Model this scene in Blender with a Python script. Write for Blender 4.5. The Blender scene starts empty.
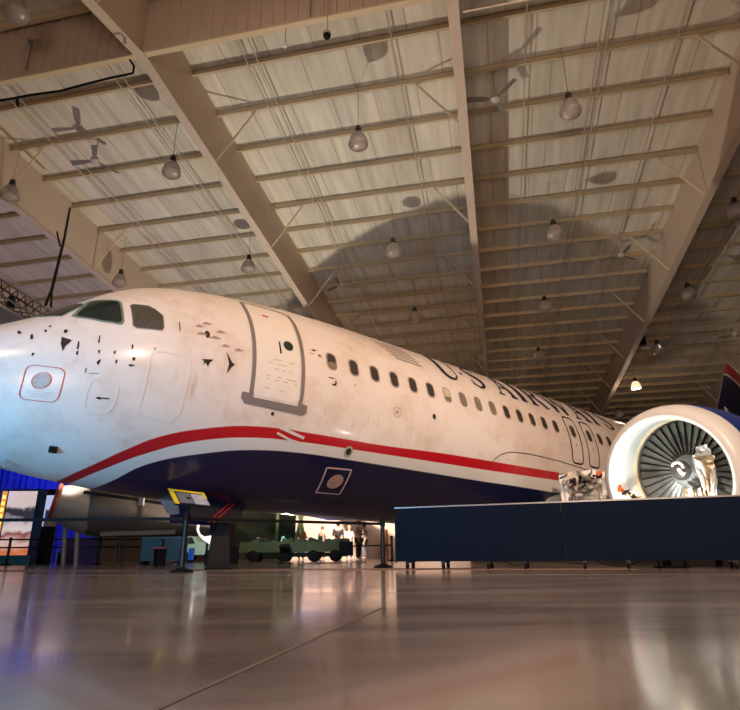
import bpy, bmesh, math, random
from math import sin, cos, pi, radians as RAD, sqrt, atan2
from mathutils import Vector, Matrix, noise
from mathutils.geometry import delaunay_2d_cdt
random.seed(7)
SC = bpy.context.scene
COL = SC.collection
V = Vector

# ------------------------------------------------------------------ camera
F = 581.14; TH = 0.330846; RO = -0.0091957; CAMZ = 0.23
def rX(a): return Matrix.Rotation(a, 3, 'X')
def rY(a): return Matrix.Rotation(a, 3, 'Y')
def rZ(a): return Matrix.Rotation(a, 3, 'Z')
RC = rY(RO) @ rX(-TH)
RI = RC.transposed()
CAM = V((0, 0, CAMZ))
def ray(px, py): return RI @ V(((px-370)/F, 1, -(py-355)/F))
def at(px, py, Y):            # surveyed point: a line of sight met at a distance Y
    r = ray(px, py); return CAM + r*(Y/r.y)
def ground(px, Y):            # the floor point at distance Y seen in column px
    p = at(px, 555, Y); return V((p.x, Y, 0))
cd = bpy.data.cameras.new('camera'); cam = bpy.data.objects.new('camera', cd); COL.objects.link(cam)
cd.sensor_width = 36; cd.sensor_fit = 'HORIZONTAL'; cd.lens = F/740*36; cd.clip_end = 300; cd.clip_start = .02
rt, fw, up = RI @ V((1,0,0)), RI @ V((0,1,0)), RI @ V((0,0,1))
M = Matrix((rt, up, -fw)).transposed().to_4x4(); M.translation = CAM
cam.matrix_world = M
SC.camera = cam
SC.view_settings.view_transform = 'Standard'; SC.view_settings.look = 'None'
SC.view_settings.gamma = 1; SC.view_settings.use_curve_mapping = False; SC.view_settings.exposure = 0.0

# ------------------------------------------------------------------ materials
def newmat(name):
    m = bpy.data.materials.new(name); m.use_nodes = True
    nt = m.node_tree; return m, nt, nt.nodes['Principled BSDF']
def mat(name, col, rough=.5, metal=0., var=.12, scale=4., emit=None, es=0., bump=0., trans=0., coat=0., spec=.5):
    m, nt, b = newmat(name)
    N, L = nt.nodes, nt.links
    tc = N.new('ShaderNodeTexCoord'); n = N.new('ShaderNodeTexNoise'); n.inputs['Scale'].default_value = scale; n.inputs['Detail'].default_value = 5
    L.new(tc.outputs['Object'], n.inputs['Vector'])
    mx = N.new('ShaderNodeMix'); mx.data_type = 'RGBA'
    mx.inputs['A'].default_value = (*[c*(1-var) for c in col], 1); mx.inputs['B'].default_value = (*[min(1, c*(1+var)) for c in col], 1)
    L.new(n.outputs['Fac'], mx.inputs['Factor']); L.new(mx.outputs['Result'], b.inputs['Base Color'])
    b.inputs['Roughness'].default_value = rough; b.inputs['Metallic'].default_value = metal
    b.inputs['Transmission Weight'].default_value = trans; b.inputs['Coat Weight'].default_value = coat; b.inputs['Specular IOR Level'].default_value = spec
    if bump:
        bp = N.new('ShaderNodeBump'); bp.inputs['Strength'].default_value = bump; bp.inputs['Distance'].default_value = .02
        L.new(n.outputs['Fac'], bp.inputs['Height']); L.new(bp.outputs['Normal'], b.inputs['Normal'])
    if emit: b.inputs['Emission Color'].default_value = (*emit, 1); b.inputs['Emission Strength'].default_value = es
    return m
STEEL = (.62, .50, .40)
m_steel = mat('painted_steel', STEEL, .55, var=.06, scale=.6)
m_purlin = mat('purlin_paint', (.70, .56, .36), .55, var=.08, scale=.5)
m_conduit = mat('conduit', (.52, .45, .37), .5)
m_black = mat('black_rubber', (.006, .006, .007), .7, spec=.15)
m_blackmetal = mat('black_metal', (.010, .010, .012), .4, spec=.3)
m_dark = mat('dark_hole', (.02, .016, .014), .8)
m_white = mat('white_paint', (.80, .80, .78), .4)
m_grey = mat('grey_paint', (.30, .28, .27), .5)
m_seal = mat('door_seal', (.20, .17, .16), .6)
m_glass = mat('dark_glass', (.03, .045, .04), .12, var=.5, scale=3)
m_red = mat('red_paint', (.55, .01, .015), .35)
m_navy = mat('navy_paint', (.008, .012, .06), .3)
m_letter = mat('navy_lettering', (.012, .012, .035), .4)
m_tan = mat('tan_metal', (.42, .33, .24), .5, var=.4, scale=7)
m_yellow = mat('yellow_paint', (.75, .55, .02), .5)
m_orange = mat('orange_paint', (.65, .14, .03), .5)
m_chrome = mat('brushed_metal', (.6, .6, .6), .25, .9)

# ------------------------------------------------------------------ object helpers
def link(name, me, m=None, parent=None, smooth=False):
    o = bpy.data.objects.new(name, me); COL.objects.link(o)
    if m is not None:
        for x in (m if isinstance(m, (list, tuple)) else [m]): me.materials.append(x)
    if parent: o.parent = parent
    if smooth:
        for p in me.polygons: p.use_smooth = True
    return o
def tag(o, label=None, cat=None, group=None, kind=None):
    if label: o['label'] = label
    if cat: o['category'] = cat
    if group: o['group'] = group
    if kind: o['kind'] = kind
    return o
def empty(name, loc=(0,0,0), rz=0.):
    o = bpy.data.objects.new(name, None); COL.objects.link(o); o.location = loc; o.rotation_euler = (0,0,rz); o.empty_display_size = .2
    return o
def copy_tree(o, parent=None):
    c = o.copy(); COL.objects.link(c)
    if parent: c.parent = parent
    for ch in list(o.children): copy_tree(ch, c)
    return c
class MB:
    def __init__(s): s.v = []; s.f = []; s.mi = []
    def add(s, vs, fs, mi=0):
        b = len(s.v); s.v += [V(x) for x in vs]; s.f += [[b+i for i in f] for f in fs]; s.mi += [mi]*len(fs); return s
    def box(s, c, d, rot=None, mi=0):
        R = rot or Matrix.Identity(3); c = V(c)
        vs = [c + R @ V((x*d[0]/2, y*d[1]/2, z*d[2]/2)) for x in (-1,1) for y in (-1,1) for z in (-1,1)]
        return s.add(vs, [(0,1,3,2),(4,6,7,5),(0,4,5,1),(2,3,7,6),(0,2,6,4),(1,5,7,3)], mi)
    def quadbox(s, pts, n, t, mi=0):   # slab from 4+ outline points
        n = V(n).normalized()*t; k = len(pts); a = [V(p) for p in pts]
        return s.add(a+[p+n for p in a], [list(range(k))[::-1], list(range(k, 2*k))]+[(i, (i+1)%k, k+(i+1)%k, k+i) for i in range(k)], mi)
    def tube(s, pts, r, n=8, mi=0, cap=True):
        pts = [V(p) for p in pts]; rs = r if isinstance(r, (list, tuple)) else [r]*len(pts)
        vs = []; fs = []
        prev = None
        for i, p in enumerate(pts):
            d = (pts[min(i+1, len(pts)-1)]-pts[max(i-1, 0)]).normalized()
            u = d.cross(V((0,0,1)) if abs(d.z) < .9 else V((1,0,0))).normalized() if prev is None else (prev - d*prev.dot(d)).normalized()
            prev = u; w = d.cross(u)
            vs += [p + (u*cos(2*pi*k/n)+w*sin(2*pi*k/n))*rs[i] for k in range(n)]
        for i in range(len(pts)-1):
            fs += [(i*n+k, i*n+(k+1)%n, (i+1)*n+(k+1)%n, (i+1)*n+k) for k in range(n)]
        if cap: fs += [list(range(n))[::-1], [(len(pts)-1)*n+k for k in range(n)]]
        return s.add(vs, fs, mi)
    def lathe(s, prof, n=32, c=(0,0,0), ax='Z', mi=0, closed=False):   # prof: (r, h)
        c = V(c); vs = []; fs = []
        for r, h in prof:
            for k in range(n):
                a = 2*pi*k/n; p = V((r*cos(a), r*sin(a), h)) if ax == 'Z' else V((h, r*cos(a), r*sin(a)))
                vs.append(c+p)
        m = len(prof); rng = range(m) if closed else range(m-1)
        for i in rng:
            j = (i+1) % m
            fs += [(i*n+k, i*n+(k+1)%n, j*n+(k+1)%n, j*n+k) for k in range(n)]
        return s.add(vs, fs, mi)
    def build(s, name, m=None, parent=None, smooth=False, loc=None):
        me = bpy.data.meshes.new(name)
        vs = s.v if loc is None else [p-V(loc) for p in s.v]
        me.from_pydata(vs, [], s.f); 
        bm = bmesh.new(); bm.from_mesh(me); bmesh.ops.remove_doubles(bm, verts=bm.verts, dist=1e-5); bmesh.ops.recalc_face_normals(bm, faces=bm.faces)
        me2 = me; mi = s.mi
        bm.to_mesh(me2); bm.free()
        if len(set(mi)) > 1 and len(me2.polygons) == len(mi):
            for p, k in zip(me2.polygons, mi): p.material_index = k
        o = link(name, me2, m, parent, smooth)
        if smooth:
            try: me2.set_sharp_from_angle(angle=RAD(40))
            except Exception: pass
        if loc is not None: o.location = loc
        return o

# ------------------------------------------------------------------ hangar frame: v across, d deep, z up
AZ = -0.21031798
O = V((2.25509, 11.2669, 0)); DV = V((cos(AZ), sin(AZ), 0)); DN = V((-sin(AZ), cos(AZ), 0))
ZR = 12.8646; SL = .0811; RIDGE = -2.15
def B(v, d, z): return O + DV*v + DN*d + V((0,0,z))
def roofz(d): return ZR - SL*d if d >= RIDGE else ZR - SL*RIDGE - SL*(RIDGE-d)
V0, V1, D0, D1 = -37., 30., -26., 44.

# floor
m, nt, b = newmat('polished_concrete'); N, L = nt.nodes, nt.links
tc = N.new('ShaderNodeTexCoord')
n1 = N.new('ShaderNodeTexNoise'); n1.inputs['Scale'].default_value = .9; n1.inputs['Detail'].default_value = 8; n1.inputs['Roughness'].default_value = .65
n2 = N.new('ShaderNodeTexNoise'); n2.inputs['Scale'].default_value = 7; n2.inputs['Detail'].default_value = 6
mp = N.new('ShaderNodeMapping'); mp.inputs['Scale'].default_value = (.5, 2.2, 1)
L.new(tc.outputs['Object'], mp.inputs['Vector']); L.new(mp.outputs['Vector'], n1.inputs['Vector']); L.new(tc.outputs['Object'], n2.inputs['Vector'])
r1 = N.new('ShaderNodeValToRGB'); r1.color_ramp.elements[0].position = .3; r1.color_ramp.elements[0].color = (.16, .128, .106, 1)
r1.color_ramp.elements[1].position = .7; r1.color_ramp.elements[1].color = (.26, .212, .18, 1)
L.new(n1.outputs['Fac'], r1.inputs['Fac']); L.new(r1.outputs['Color'], b.inputs['Base Color'])
r2 = N.new('ShaderNodeMapRange'); r2.inputs['From Min'].default_value = .3; r2.inputs['From Max'].default_value = .7; r2.inputs['To Min'].default_value = .11; r2.inputs['To Max'].default_value = .24
L.new(n1.outputs['Fac'], r2.inputs['Value']); L.new(r2.outputs['Result'], b.inputs['Roughness'])
bp = N.new('ShaderNodeBump'); bp.inputs['Strength'].default_value = .05; bp.inputs['Distance'].default_value = .01
L.new(n2.outputs['Fac'], bp.inputs['Height']); L.new(bp.outputs['Normal'], b.inputs['Normal'])
b.inputs['Coat Weight'].default_value = .22; b.inputs['Coat Roughness'].default_value = .06
m_floor = m
fl = MB().quadbox([B(V0,D0,0), B(V1,D0,0), B(V1,D1,0), B(V0,D1,0)], (0,0,-1), .2).build('floor', m_floor)
tag(fl, kind='structure')
# saw-cut joints in the slab
m_joint = mat('joint_filler', (.155, .125, .105), .5)
fj = MB()
for v, d0, d1 in ((-.41, -12, -8.6),):
    fj.quadbox([B(v-.006,d0,.0), B(v+.006,d0,.0), B(v+.006,d1,.0), B(v-.006,d1,.0)], (0,0,1), .0015)
fj.quadbox([B(-14,-4.05,0), B(3,-4.35,0), B(3,-4.30,0), B(-14,-4.0,0)], (0,0,1), .0015)
tag(fj.build('trim_1', m_joint), kind='structure')
m_joint2 = mat('floor_tape', (.24, .15, .11), .6)
tj = MB().quadbox([B(-16,-2.2,0), B(2.,-2.2,0), B(2.,-.9,0), B(-16,-.9,0)], (0,0,1), .002)
tag(tj.build('trim_2', m_joint2), kind='structure')

# ceiling deck with seams of the insulation facing
m, nt, b = newmat('insulation_facing'); N, L = nt.nodes, nt.links
tc = N.new('ShaderNodeTexCoord'); br = N.new('ShaderNodeTexBrick')
br.offset = .37; br.offset_frequency = 2; br.inputs['Scale'].default_value = 1
br.inputs['Brick Width'].default_value = 1.25; br.inputs['Row Height'].default_value = 1.495; br.inputs['Mortar Size'].default_value = .022; br.inputs['Mortar Smooth'].default_value = .3
br.inputs['Color1'].default_value = (.74, .69, .58, 1); br.inputs['Color2'].default_value = (.66, .61, .51, 1); br.inputs['Mortar'].default_value = (.50, .43, .34, 1)
wv = N.new('ShaderNodeTexNoise'); wv.inputs['Scale'].default_value = 1.3
mpp = N.new('ShaderNodeMapping'); mpp.inputs['Scale'].default_value = (3, .25, 1)
mb_ = N.new('ShaderNodeMapping'); mb_.inputs['Location'].default_value = (0, -2.15+1.495*40, 0); L.new(tc.outputs['Object'], mb_.inputs['Vector']); L.new(mb_.outputs['Vector'], br.inputs['Vector']); L.new(tc.outputs['Object'], mpp.inputs['Vector']); L.new(mpp.outputs['Vector'], wv.inputs['Vector'])
mx = N.new('ShaderNodeMix'); mx.data_type = 'RGBA'; mx.blend_type = 'MULTIPLY'; mx.inputs['Factor'].default_value = .55
L.new(br.outputs['Color'], mx.inputs['A']); L.new(wv.outputs['Fac'], mx.inputs['B'])
hs = N.new('ShaderNodeMixRGB'); hs.blend_type = 'MULTIPLY'; hs.inputs['Fac'].default_value = 1; hs.inputs['Color2'].default_value = (1.45, 1.45, 1.45, 1)
L.new(mx.outputs['Result'], hs.inputs['Color1'])
L.new(hs.outputs['Color'], b.inputs['Base Color']); b.inputs['Roughness'].default_value = .6
bp = N.new('ShaderNodeBump'); bp.inputs['Strength'].default_value = .4; bp.inputs['Distance'].default_value = .05
L.new(wv.outputs['Fac'], bp.inputs['Height']); L.new(bp.outputs['Normal'], b.inputs['Normal'])
m_deck = m
m_roofdark = m_deck
ceil = empty('ceiling', B(0, RIDGE, 0), AZ); tag(ceil, kind='structure')
def cl(v, d, z): return V((v, d-RIDGE, z))     # local coordinates of the ceiling empty
dk = MB()
dk.quadbox([cl(V0,RIDGE,roofz(RIDGE)+.22), cl(V1,RIDGE,roofz(RIDGE)+.22), cl(V1,D1,roofz(D1)+.22), cl(V0,D1,roofz(D1)+.22)], (0,0,1), .1)
dk.quadbox([cl(V0,D0,roofz(D0)+.22), cl(V1,D0,roofz(D0)+.22), cl(V1,RIDGE,roofz(RIDGE)+.22), cl(V0,RIDGE,roofz(RIDGE)+.22)], (0,0,1), .1)
dk.build('roof_deck', m_deck, ceil)
step = 1.5*cos(math.atan(SL))
for i in list(range(-9, 30)):
    d = i*step
    if i < 0: d = i*step - .9
    if d > D1-1: break
    z = roofz(d)
    p = MB()
    # Z-section purlin
    s = 1 if d > RIDGE else -1
    p.quadbox([cl(V0,d,z), cl(V1,d,z), cl(V1,d,z+.22), cl(V0,d,z+.22)], (0,1,0), .012)
    p.quadbox([cl(V0,d-.07*s,z), cl(V1,d-.07*s,z), cl(V1,d+.01,z), cl(V0,d+.01,z)], (0,0,1), .012)
    p.quadbox([cl(V0,d-.07*s,z), cl(V1,d-.07*s,z), cl(V1,d-.07*s,z+.025), cl(V0,d-.07*s,z+.025)], (0,1,0), .008)
    p.quadbox([cl(V0,d,z+.205), cl(V1,d,z+.205), cl(V1,d+.08,z+.205), cl(V0,d+.08,z+.205)], (0,0,1), .012)
    p.build('purlin', m_purlin, ceil)
for v in (-21, -20.7, -15.6, -12.9, -12.6, -9.45, -9.2, -5.6, -5.3, -1.65, 1.75, 3.6, 3.8, 5.55, 9.6, 9.9, 12.6, 15.5, 17.9):
    MB().tube([cl(v, RIDGE+.2, roofz(RIDGE)-.03), cl(v, D1-1, roofz(D1-1)-.03)], .018, 6).build('sprinkler_pipe', m_conduit, ceil)

# rafters
def rafter(v, label, sides=(-1, 1)):
    base = B(v, RIDGE, 0)
    r = empty('roof_rafter', base, AZ); tag(r, label, 'roof beam', 'tapered steel rafters of the hangar roof')
    prof = [(D0+.5, 4.0), (-14, 3.1), (-4.1, 1.95), (RIDGE, 1.72), (.7, 1.70), (4, 1.72), (11, 1.75), (28, 1.65), (D1-.5, 1.8)]
    w = MB()
    ts = [V((0, d-RIDGE, roofz(d)+.2)) for d, h in prof]; bs = [V((0, d-RIDGE, roofz(d)-h+.06)) for d, h in prof]
    pts = bs + ts[::-1]
    w.quadbox([p+V((-.006,0,0)) for p in pts], (1,0,0), .012)
    w.build('web', m_steel, r)
    f = MB()
    for i in range(len(prof)-1):
        a, c = bs[i], bs[i+1]
        f.add([a+V((-.125,0,0)), a+V((.125,0,0)), c+V((.125,0,0)), c+V((-.125,0,0)), a+V((-.125,0,-.03)), a+V((.125,0,-.03)), c+V((.125,0,-.03)), c+V((-.125,0,-.03))],
              [(0,1,2,3),(7,6,5,4),(0,4,5,1),(1,5,6,2),(2,6,7,3),(3,7,4,0)])
    f.build('bottom_flange', m_steel, r)
    k = 0
    for i in range(-2, 28, 3):
        d = i*step if i >= 0 else i*step-.9
        zb = roofz(d)
        h = 1.7 if d > -3 else 1.95
        for sgn in sides:
            MB().tube([V((sgn*.1, d-RIDGE, zb-h+.12)), V((sgn*1.25, d-RIDGE, zb+.02))], .03, 6).build('flange_brace', m_purlin, r)
    # stiffener plates
    for d in (RIDGE,):
        MB().box((0, 0, roofz(d)-.8), (.24, .02, 1.6)).build('splice_plate', m_steel, r)
    return r
rafter(0, 'pale narrow rafter seen edge-on, running down the middle of the roof', (-1,))
rafter(7.2727, 'wide sloping rafter on the right, ending above the engine', (-1,))
rafter(-7.2727, 'wide sloping rafter left of centre, passing over the passenger door', (1,))
rafter(-14.545, 'rafter at far left behind the cockpit, with a black rope hanging from it')
rafter(-21.82, 'leftmost rafter beyond the purple-lit roof bay')
rafter(14.545, 'rafter beyond the right edge bay above the tail fin')
rafter(21.82, 'farthest right rafter of the hangar roof')

# corrugated draft curtain under the ridge
m_corr = mat('corrugated_tan', (.62, .48, .39), .5, var=.08, scale=.7)
cu = empty('corrugated_curtain_panel', B(0, RIDGE, 0), AZ)
tag(cu, 'tan corrugated metal panel wall hanging crosswise under the roof ridge', 'panel wall')
c = MB(); zb, zt = roofz(RIDGE)-1.62, roofz(RIDGE)+.2
xs = []; x = V0
while x < V1:
    xs += [(x, 0), (x+.20, 0), (x+.225, .045), (x+.275, .045)]; x += .30
vs = [V((a, -.03-o, zb)) for a, o in xs]+[V((a, -.03-o, zt)) for a, o in xs]; n = len(xs)
c.add(vs, [(i, i+1, n+i+1, n+i) for i in range(n-1)])
c.build('corrugated_sheet', m_corr, cu)
MB().box((0, -.06, zb-.03), (V1-V0, .14, .05), None).build('bottom_trim', m_purlin, cu)
MB().tube([(0.2, .25, zb-.25), (V1-10, .25, zb-.25)], .02).build('conduit', m_conduit, cu)
for x in (-10.4, -3.1):
    MB().box((x+.05, -.16, zb+1.05), (.24, .02, .03)).box((x, -.14, zb+.6), (.03, .03, .95)).box((x-.05,-.16,zb+1.02),(.04,.1,.12)).build('bracket', m_grey, cu)

# walls
m_wall = mat('wall_metal', (.20, .15, .12), .6, var=.1, scale=.4)
zt = 13.6
for nm, a, b_ in (('wall_back', (V0,D1), (V1,D1)), ('wall_front', (V1,D0), (V0,D0)), ('wall_left', (V0,D0), (V0,D1)), ('wall_right', (V1,D1), (V1,D0))):
    p, q = B(a[0],a[1],0), B(b_[0],b_[1],0); dr = (q-p).normalized(); nn = dr.cross(V((0,0,1)))
    w = MB()
    # ribbed siding
    ln = (q-p).length; k = int(ln/.6); vs = []; 
    for i in range(k+1):
        for u, o in ((0, 0), (.45, 0), (.48, -.03), (.57, -.03)):
            t = min(ln, i*ln/k+u*ln/k/.6); vs.append(p+dr*t+nn*(-o))
    n = len(vs); w.add(vs+[x+V((0,0,zt)) for x in vs], [(i, i+1, n+i+1, n+i) for i in range(n-1)])
    tag(w.build(nm, m_wall), kind='structure')

# ------------------------------------------------------------------ AIRLINER
PX = (-6.64083, 7.710437, 3.07281+CAMZ); PSI = .715001; PHI = .0340601
air = empty('airliner', PX); air.rotation_euler = (0, PHI, PSI)
tag(air, 'white passenger airliner with red stripe, navy belly and U·S AIRWAYS lettering', 'airplane')
RP = rZ(PSI) @ rY(PHI)
def AW(p): return V(PX) + RP @ V(p)
T = [(0,-.70,-.70,0.001,-.70),(.06,-.48,-.94,.26,-.70),(.2,-.27,-1.17,.48,-.68),(.5,.0,-1.40,.78,-.62),(.9,.25,-1.57,1.04,-.55),(1.3,.48,-1.69,1.24,-.47),
(1.7,.74,-1.77,1.40,-.39),(2.1,1.05,-1.83,1.53,-.31),(2.5,1.35,-1.88,1.64,-.24),(2.9,1.56,-1.92,1.73,-.18),(3.4,1.72,-1.96,1.81,-.12),(4.,1.84,-2.0,1.87,-.07),(5.,1.96,-2.05,1.94,-.02),(6.,2.03,-2.07,1.97,0),(7.5,2.07,-2.07,1.975,0),
(24,2.07,-2.07,1.975,0),(27,2.07,-1.75,1.93,.1),(30,2.05,-1.1,1.70,.35),(33,1.95,-.25,1.25,.7),(36,1.7,.62,.65,1.1),(37.5,1.35,1.0,.12,1.18)]
TX = [t[0] for t in T]
def _slopes(ys):
    d = [(ys[i+1]-ys[i])/(TX[i+1]-TX[i]) for i in range(len(ys)-1)]
    m = [d[0]]+[(2*d[i-1]*d[i]/(d[i-1]+d[i]) if d[i-1]*d[i] > 0 else 0) for i in range(1, len(d))]+[d[-1]]
    return m
TY = [[t[k] for t in T] for k in (1,2,3,4)]; TM = [_slopes(y) for y in TY]
def sec(s):
    i = 0
    while i < len(TX)-2 and s > TX[i+1]: i += 1
    h = TX[i+1]-TX[i]; t = (s-TX[i])/h; r = []
    for y, m in zip(TY, TM):
        r.append((2*t**3-3*t**2+1)*y[i]+(t**3-2*t**2+t)*h*m[i]+(-2*t**3+3*t**2)*y[i+1]+(t**3-t**2)*h*m[i+1])
    return r
def sf(s, a, off=0., side=-1):
    def P(s, a):
        zt, zb, w, zc = sec(s); sn = sin(a)
        return V((s, side*w*cos(a), zc+((zt-zc) if sn > 0 else (zc-zb))*sn))
    p = P(s, a)
    if off:
        e = .01; n = (P(s+e, a)-P(s-e if s > e else s, a)).cross(P(s, a+e)-P(s, a-e)).normalized()
        c = V((s, 0, sec(s)[3]))
        if n.dot(p-c) < 0: n = -n
        p = p + n*off
    return p
def z2a(s, z):
    zt, zb, w, zc = sec(s); h = (zt-zc) if z > zc else (zc-zb)
    return math.asin(max(-1, min(1, (z-zc)/h)))
# body mesh
SS = [0.002, .01, .03, .06, .1, .15, .2, .28, .36, .45]+[.55+.1*i for i in range(60)]+[6.6+.3*i for i in range(103)]+[37.45]
NA = 120; vs = []; fs = []
for s in SS:
    zt_, zb_, w_, zc_ = sec(s)
    for k in range(NA):
        a = 2*pi*k/NA; sn = sin(a)
        vs.append((s, -w_*cos(a), zc_+((zt_-zc_) if sn > 0 else (zc_-zb_))*sn))
for i in range(len(SS)-1):
    fs += [(i*NA+k, i*NA+(k+1)%NA, (i+1)*NA+(k+1)%NA, (i+1)*NA+k) for k in range(NA)]
fs += [list(range(NA)), [(len(SS)-1)*NA+k for k in range(NA)]]
# livery material
m, nt, b = newmat('airliner_livery'); N, L = nt.nodes, nt.links
tc = N.new('ShaderNodeTexCoord'); sp = N.new('ShaderNodeSeparateXYZ'); L.new(tc.outputs['Object'], sp.inputs[0])
sx = N.new('ShaderNodeMath'); sx.operation = 'DIVIDE'; sx.inputs[1].default_value = 20; L.new(sp.outputs['X'], sx.inputs[0])
def thresh(pts):
    fc = N.new('ShaderNodeFloatCurve'); cv = fc.mapping.curves[0]
    pts = [(s/20, (z+3)/4) for s, z in pts]
    cv.points[0].location = pts[0]; cv.points[1].location = pts[-1]
    for p in pts[1:-1]: cv.points.new(*p)
    for p in cv.points: p.handle_type = 'AUTO_CLAMPED'
    fc.mapping.update(); L.new(sx.outputs[0], fc.inputs['Value'])
    mu = N.new('ShaderNodeMath'); mu.operation = 'MULTIPLY_ADD'; mu.inputs[1].default_value = 4; mu.inputs[2].default_value = -3; L.new(fc.outputs[0], mu.inputs[0])
    df = N.new('ShaderNodeMath'); df.operation = 'SUBTRACT'; L.new(mu.outputs[0], df.inputs[0]); L.new(sp.outputs['Z'], df.inputs[1])
    st = N.new('ShaderNodeMapRange'); st.inputs['From Min'].default_value = -.006; st.inputs['From Max'].default_value = .006; L.new(df.outputs[0], st.inputs['Value'])
    return st.outputs['Result']
t_red = thresh([(0,-3),(1.9,-2.6),(2.3,-1.92),(2.68,-1.63),(2.99,-1.42),(3.33,-1.23),(3.88,-1.05),(4.77,-.88),(6.06,-.83),(7.5,-.81),(9.2,-.74),(12,-.68),(13.6,-.65),(20,-.55)])
t_wht = thresh([(0,-3),(2.1,-2.5),(2.5,-1.92),(2.85,-1.68),(3.29,-1.45),(3.95,-1.21),(4.84,-1.05),(5.7,-1.0),(7.04,-.97),(9.24,-.93),(12,-.88),(13.75,-.84),(20,-.75)])
t_nvy = thresh([(0,-3),(2.5,-2.5),(2.8,-2.0),(2.97,-1.88),(3.37,-1.59),(4.04,-1.39),(4.83,-1.24),(5.78,-1.17),(7,-1.155),(20,-1.14)])
nz = N.new('ShaderNodeTexNoise'); nz.inputs['Scale'].default_value = 1.1; nz.inputs['Detail'].default_value = 9; nz.inputs['Roughness'].default_value = .7; L.new(tc.outputs['Object'], nz.inputs['Vector'])
nr = N.new('ShaderNodeValToRGB'); e = nr.color_ramp.elements
e[0].position = .30; e[0].color = (.66, .52, .42, 1); e[1].position = .52; e[1].color = (.80, .72, .66, 1); L.new(nz.outputs['Fac'], nr.inputs['Fac'])
nz2 = N.new('ShaderNodeTexNoise'); nz2.inputs['Scale'].default_value = 3; nz2.inputs['Detail'].default_value = 8
mp2 = N.new('ShaderNodeMapping'); mp2.inputs['Scale'].default_value = (2.5, 1, .5); L.new(tc.outputs['Object'], mp2.inputs['Vector']); L.new(mp2.outputs['Vector'], nz2.inputs['Vector'])
rs = N.new('ShaderNodeValToRGB'); e = rs.color_ramp.elements; e[0].position = .64; e[0].color = (0,0,0,1); e[1].position = .80; e[1].color = (.55,.55,.55,1); L.new(nz2.outputs['Fac'], rs.inputs['Fac'])
rust = N.new('ShaderNodeMix'); rust.data_type = 'RGBA'; rust.inputs['B'].default_value = (.48, .30, .18, 1)
L.new(rs.outputs['Color'], rust.inputs['Factor']); L.new(nr.outputs['Color'], rust.inputs['A'])
cur = rust.outputs['Result']
whitec = cur
def over(fac, colr=None, sock=None):
    global cur
    x = N.new('ShaderNodeMix'); x.data_type = 'RGBA'; L.new(fac, x.inputs['Factor']); L.new(cur, x.inputs['A'])
    if colr: x.inputs['B'].default_value = (*colr, 1)
    else: L.new(sock, x.inputs['B'])
    cur = x.outputs['Result']
over(t_red, (.50, .008, .016)); over(t_wht, (.74, .72, .68)); over(t_nvy, (.006, .008, .040))
L.new(cur, b.inputs['Base Color']); b.inputs['Roughness'].default_value = .28; b.inputs['Coat Weight'].default_value = .3; b.inputs['Coat Roughness'].default_value = .12
bp = N.new('ShaderNodeBump'); bp.inputs['Strength'].default_value = .12; bp.inputs['Distance'].default_value = .02; L.new(nz.outputs['Fac'], bp.inputs['Height']); L.new(bp.outputs['Normal'], b.inputs['Normal'])
m_livery = m
me = bpy.data.meshes.new('fuselage'); me.from_pydata(vs, [], fs)
link('fuselage', me, m_livery, air, True)

# conforming pieces on the port skin ------------------------------
def fill(outline, off, name, m, parent, side=-1, step=.09, thick=.0):
    """outline in (s, a); interior filled and wrapped on the skin"""
    ol = []
    n = len(outline)
    for i in range(n):
        p, q = V(outline[i]), V(outline[(i+1) % n]); L_ = (q-p).length*1.4; k = max(1, int(L_/step))
        for j in range(k): ol.append(p.lerp(q, j/k))
    x0, x1 = min(p.x for p in ol), max(p.x for p in ol); y0, y1 = min(p.y for p in ol), max(p.y for p in ol)
    pts = [p.to_2d() for p in ol]; st = step*.6
    ny = int((y1-y0)/(st/2))+1; nx = int((x1-x0)/st)+1
    def ins(x, y):
        c = False; j = len(ol)-1
        for i in range(len(ol)):
            a, b_ = ol[i], ol[j]
            if (a.y > y) != (b_.y > y) and x < (b_.x-a.x)*(y-a.y)/(b_.y-a.y)+a.x: c = not c
            j = i
        return c
    for i in range(1, nx):
        for j in range(1, ny):
            x, y = x0+i*(x1-x0)/nx, y0+j*(y1-y0)/ny
            if ins(x, y): pts.append(V((x, y)))
    if len(ol) < 3: return None
    r = delaunay_2d_cdt(pts, [], [list(range(len(ol)))], 1, 1e-6)
    mb = MB(); mb.add([sf(p.x, p.y, off, side) for p in r[0]], [list(f) for f in r[2]])
    return mb.build(name, m, parent, True)
def strip_mb(mb, pts, w, off, closed=False, side=-1, lens=2.0, sub=.06):
    """band of width w (metres) along pts in (s, a)"""
    P = [V((p[0], p[1]*lens)) for p in pts]; 
    if closed: P.append(P[0])
    Q = []
    for i in range(len(P)-1):
        k = max(1, int((P[i+1]-P[i]).length/sub))
        for j in range(k): Q.append((P[i].lerp(P[i+1], j/k), i+j/k))
    if not closed: Q.append((P[-1], len(P)-1))
    n = len(Q); vs = []
    for i in range(n):
        a = Q[(i-1) % n if closed else max(i-1, 0)][0]; c = Q[(i+1) % n if closed else min(i+1, n-1)][0]
        d = (c-a).normalized(); nn = V((-d.y, d.x))
        ww = w if not isinstance(w, (list, tuple)) else w[min(int(Q[i][1]), len(w)-1)]*(1-(Q[i][1] % 1))+w[min(int(Q[i][1])+1, len(w)-1)]*(Q[i][1] % 1)
        for s_ in (-.5, .5):
            q = Q[i][0]+nn*ww*s_; vs.append(sf(q.x, q.y/lens, off, side))
    m_ = n if closed else n-1
    mb.add(vs, [(2*i, 2*i+1, 2*((i+1) % n)+1, 2*((i+1) % n)) for i in range(m_)])
    return mb
def strip(pts, w, off, name, m, parent, closed=False, side=-1):
    return strip_mb(MB(), pts, w, off, closed, side).build(name, m, parent, True)
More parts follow.
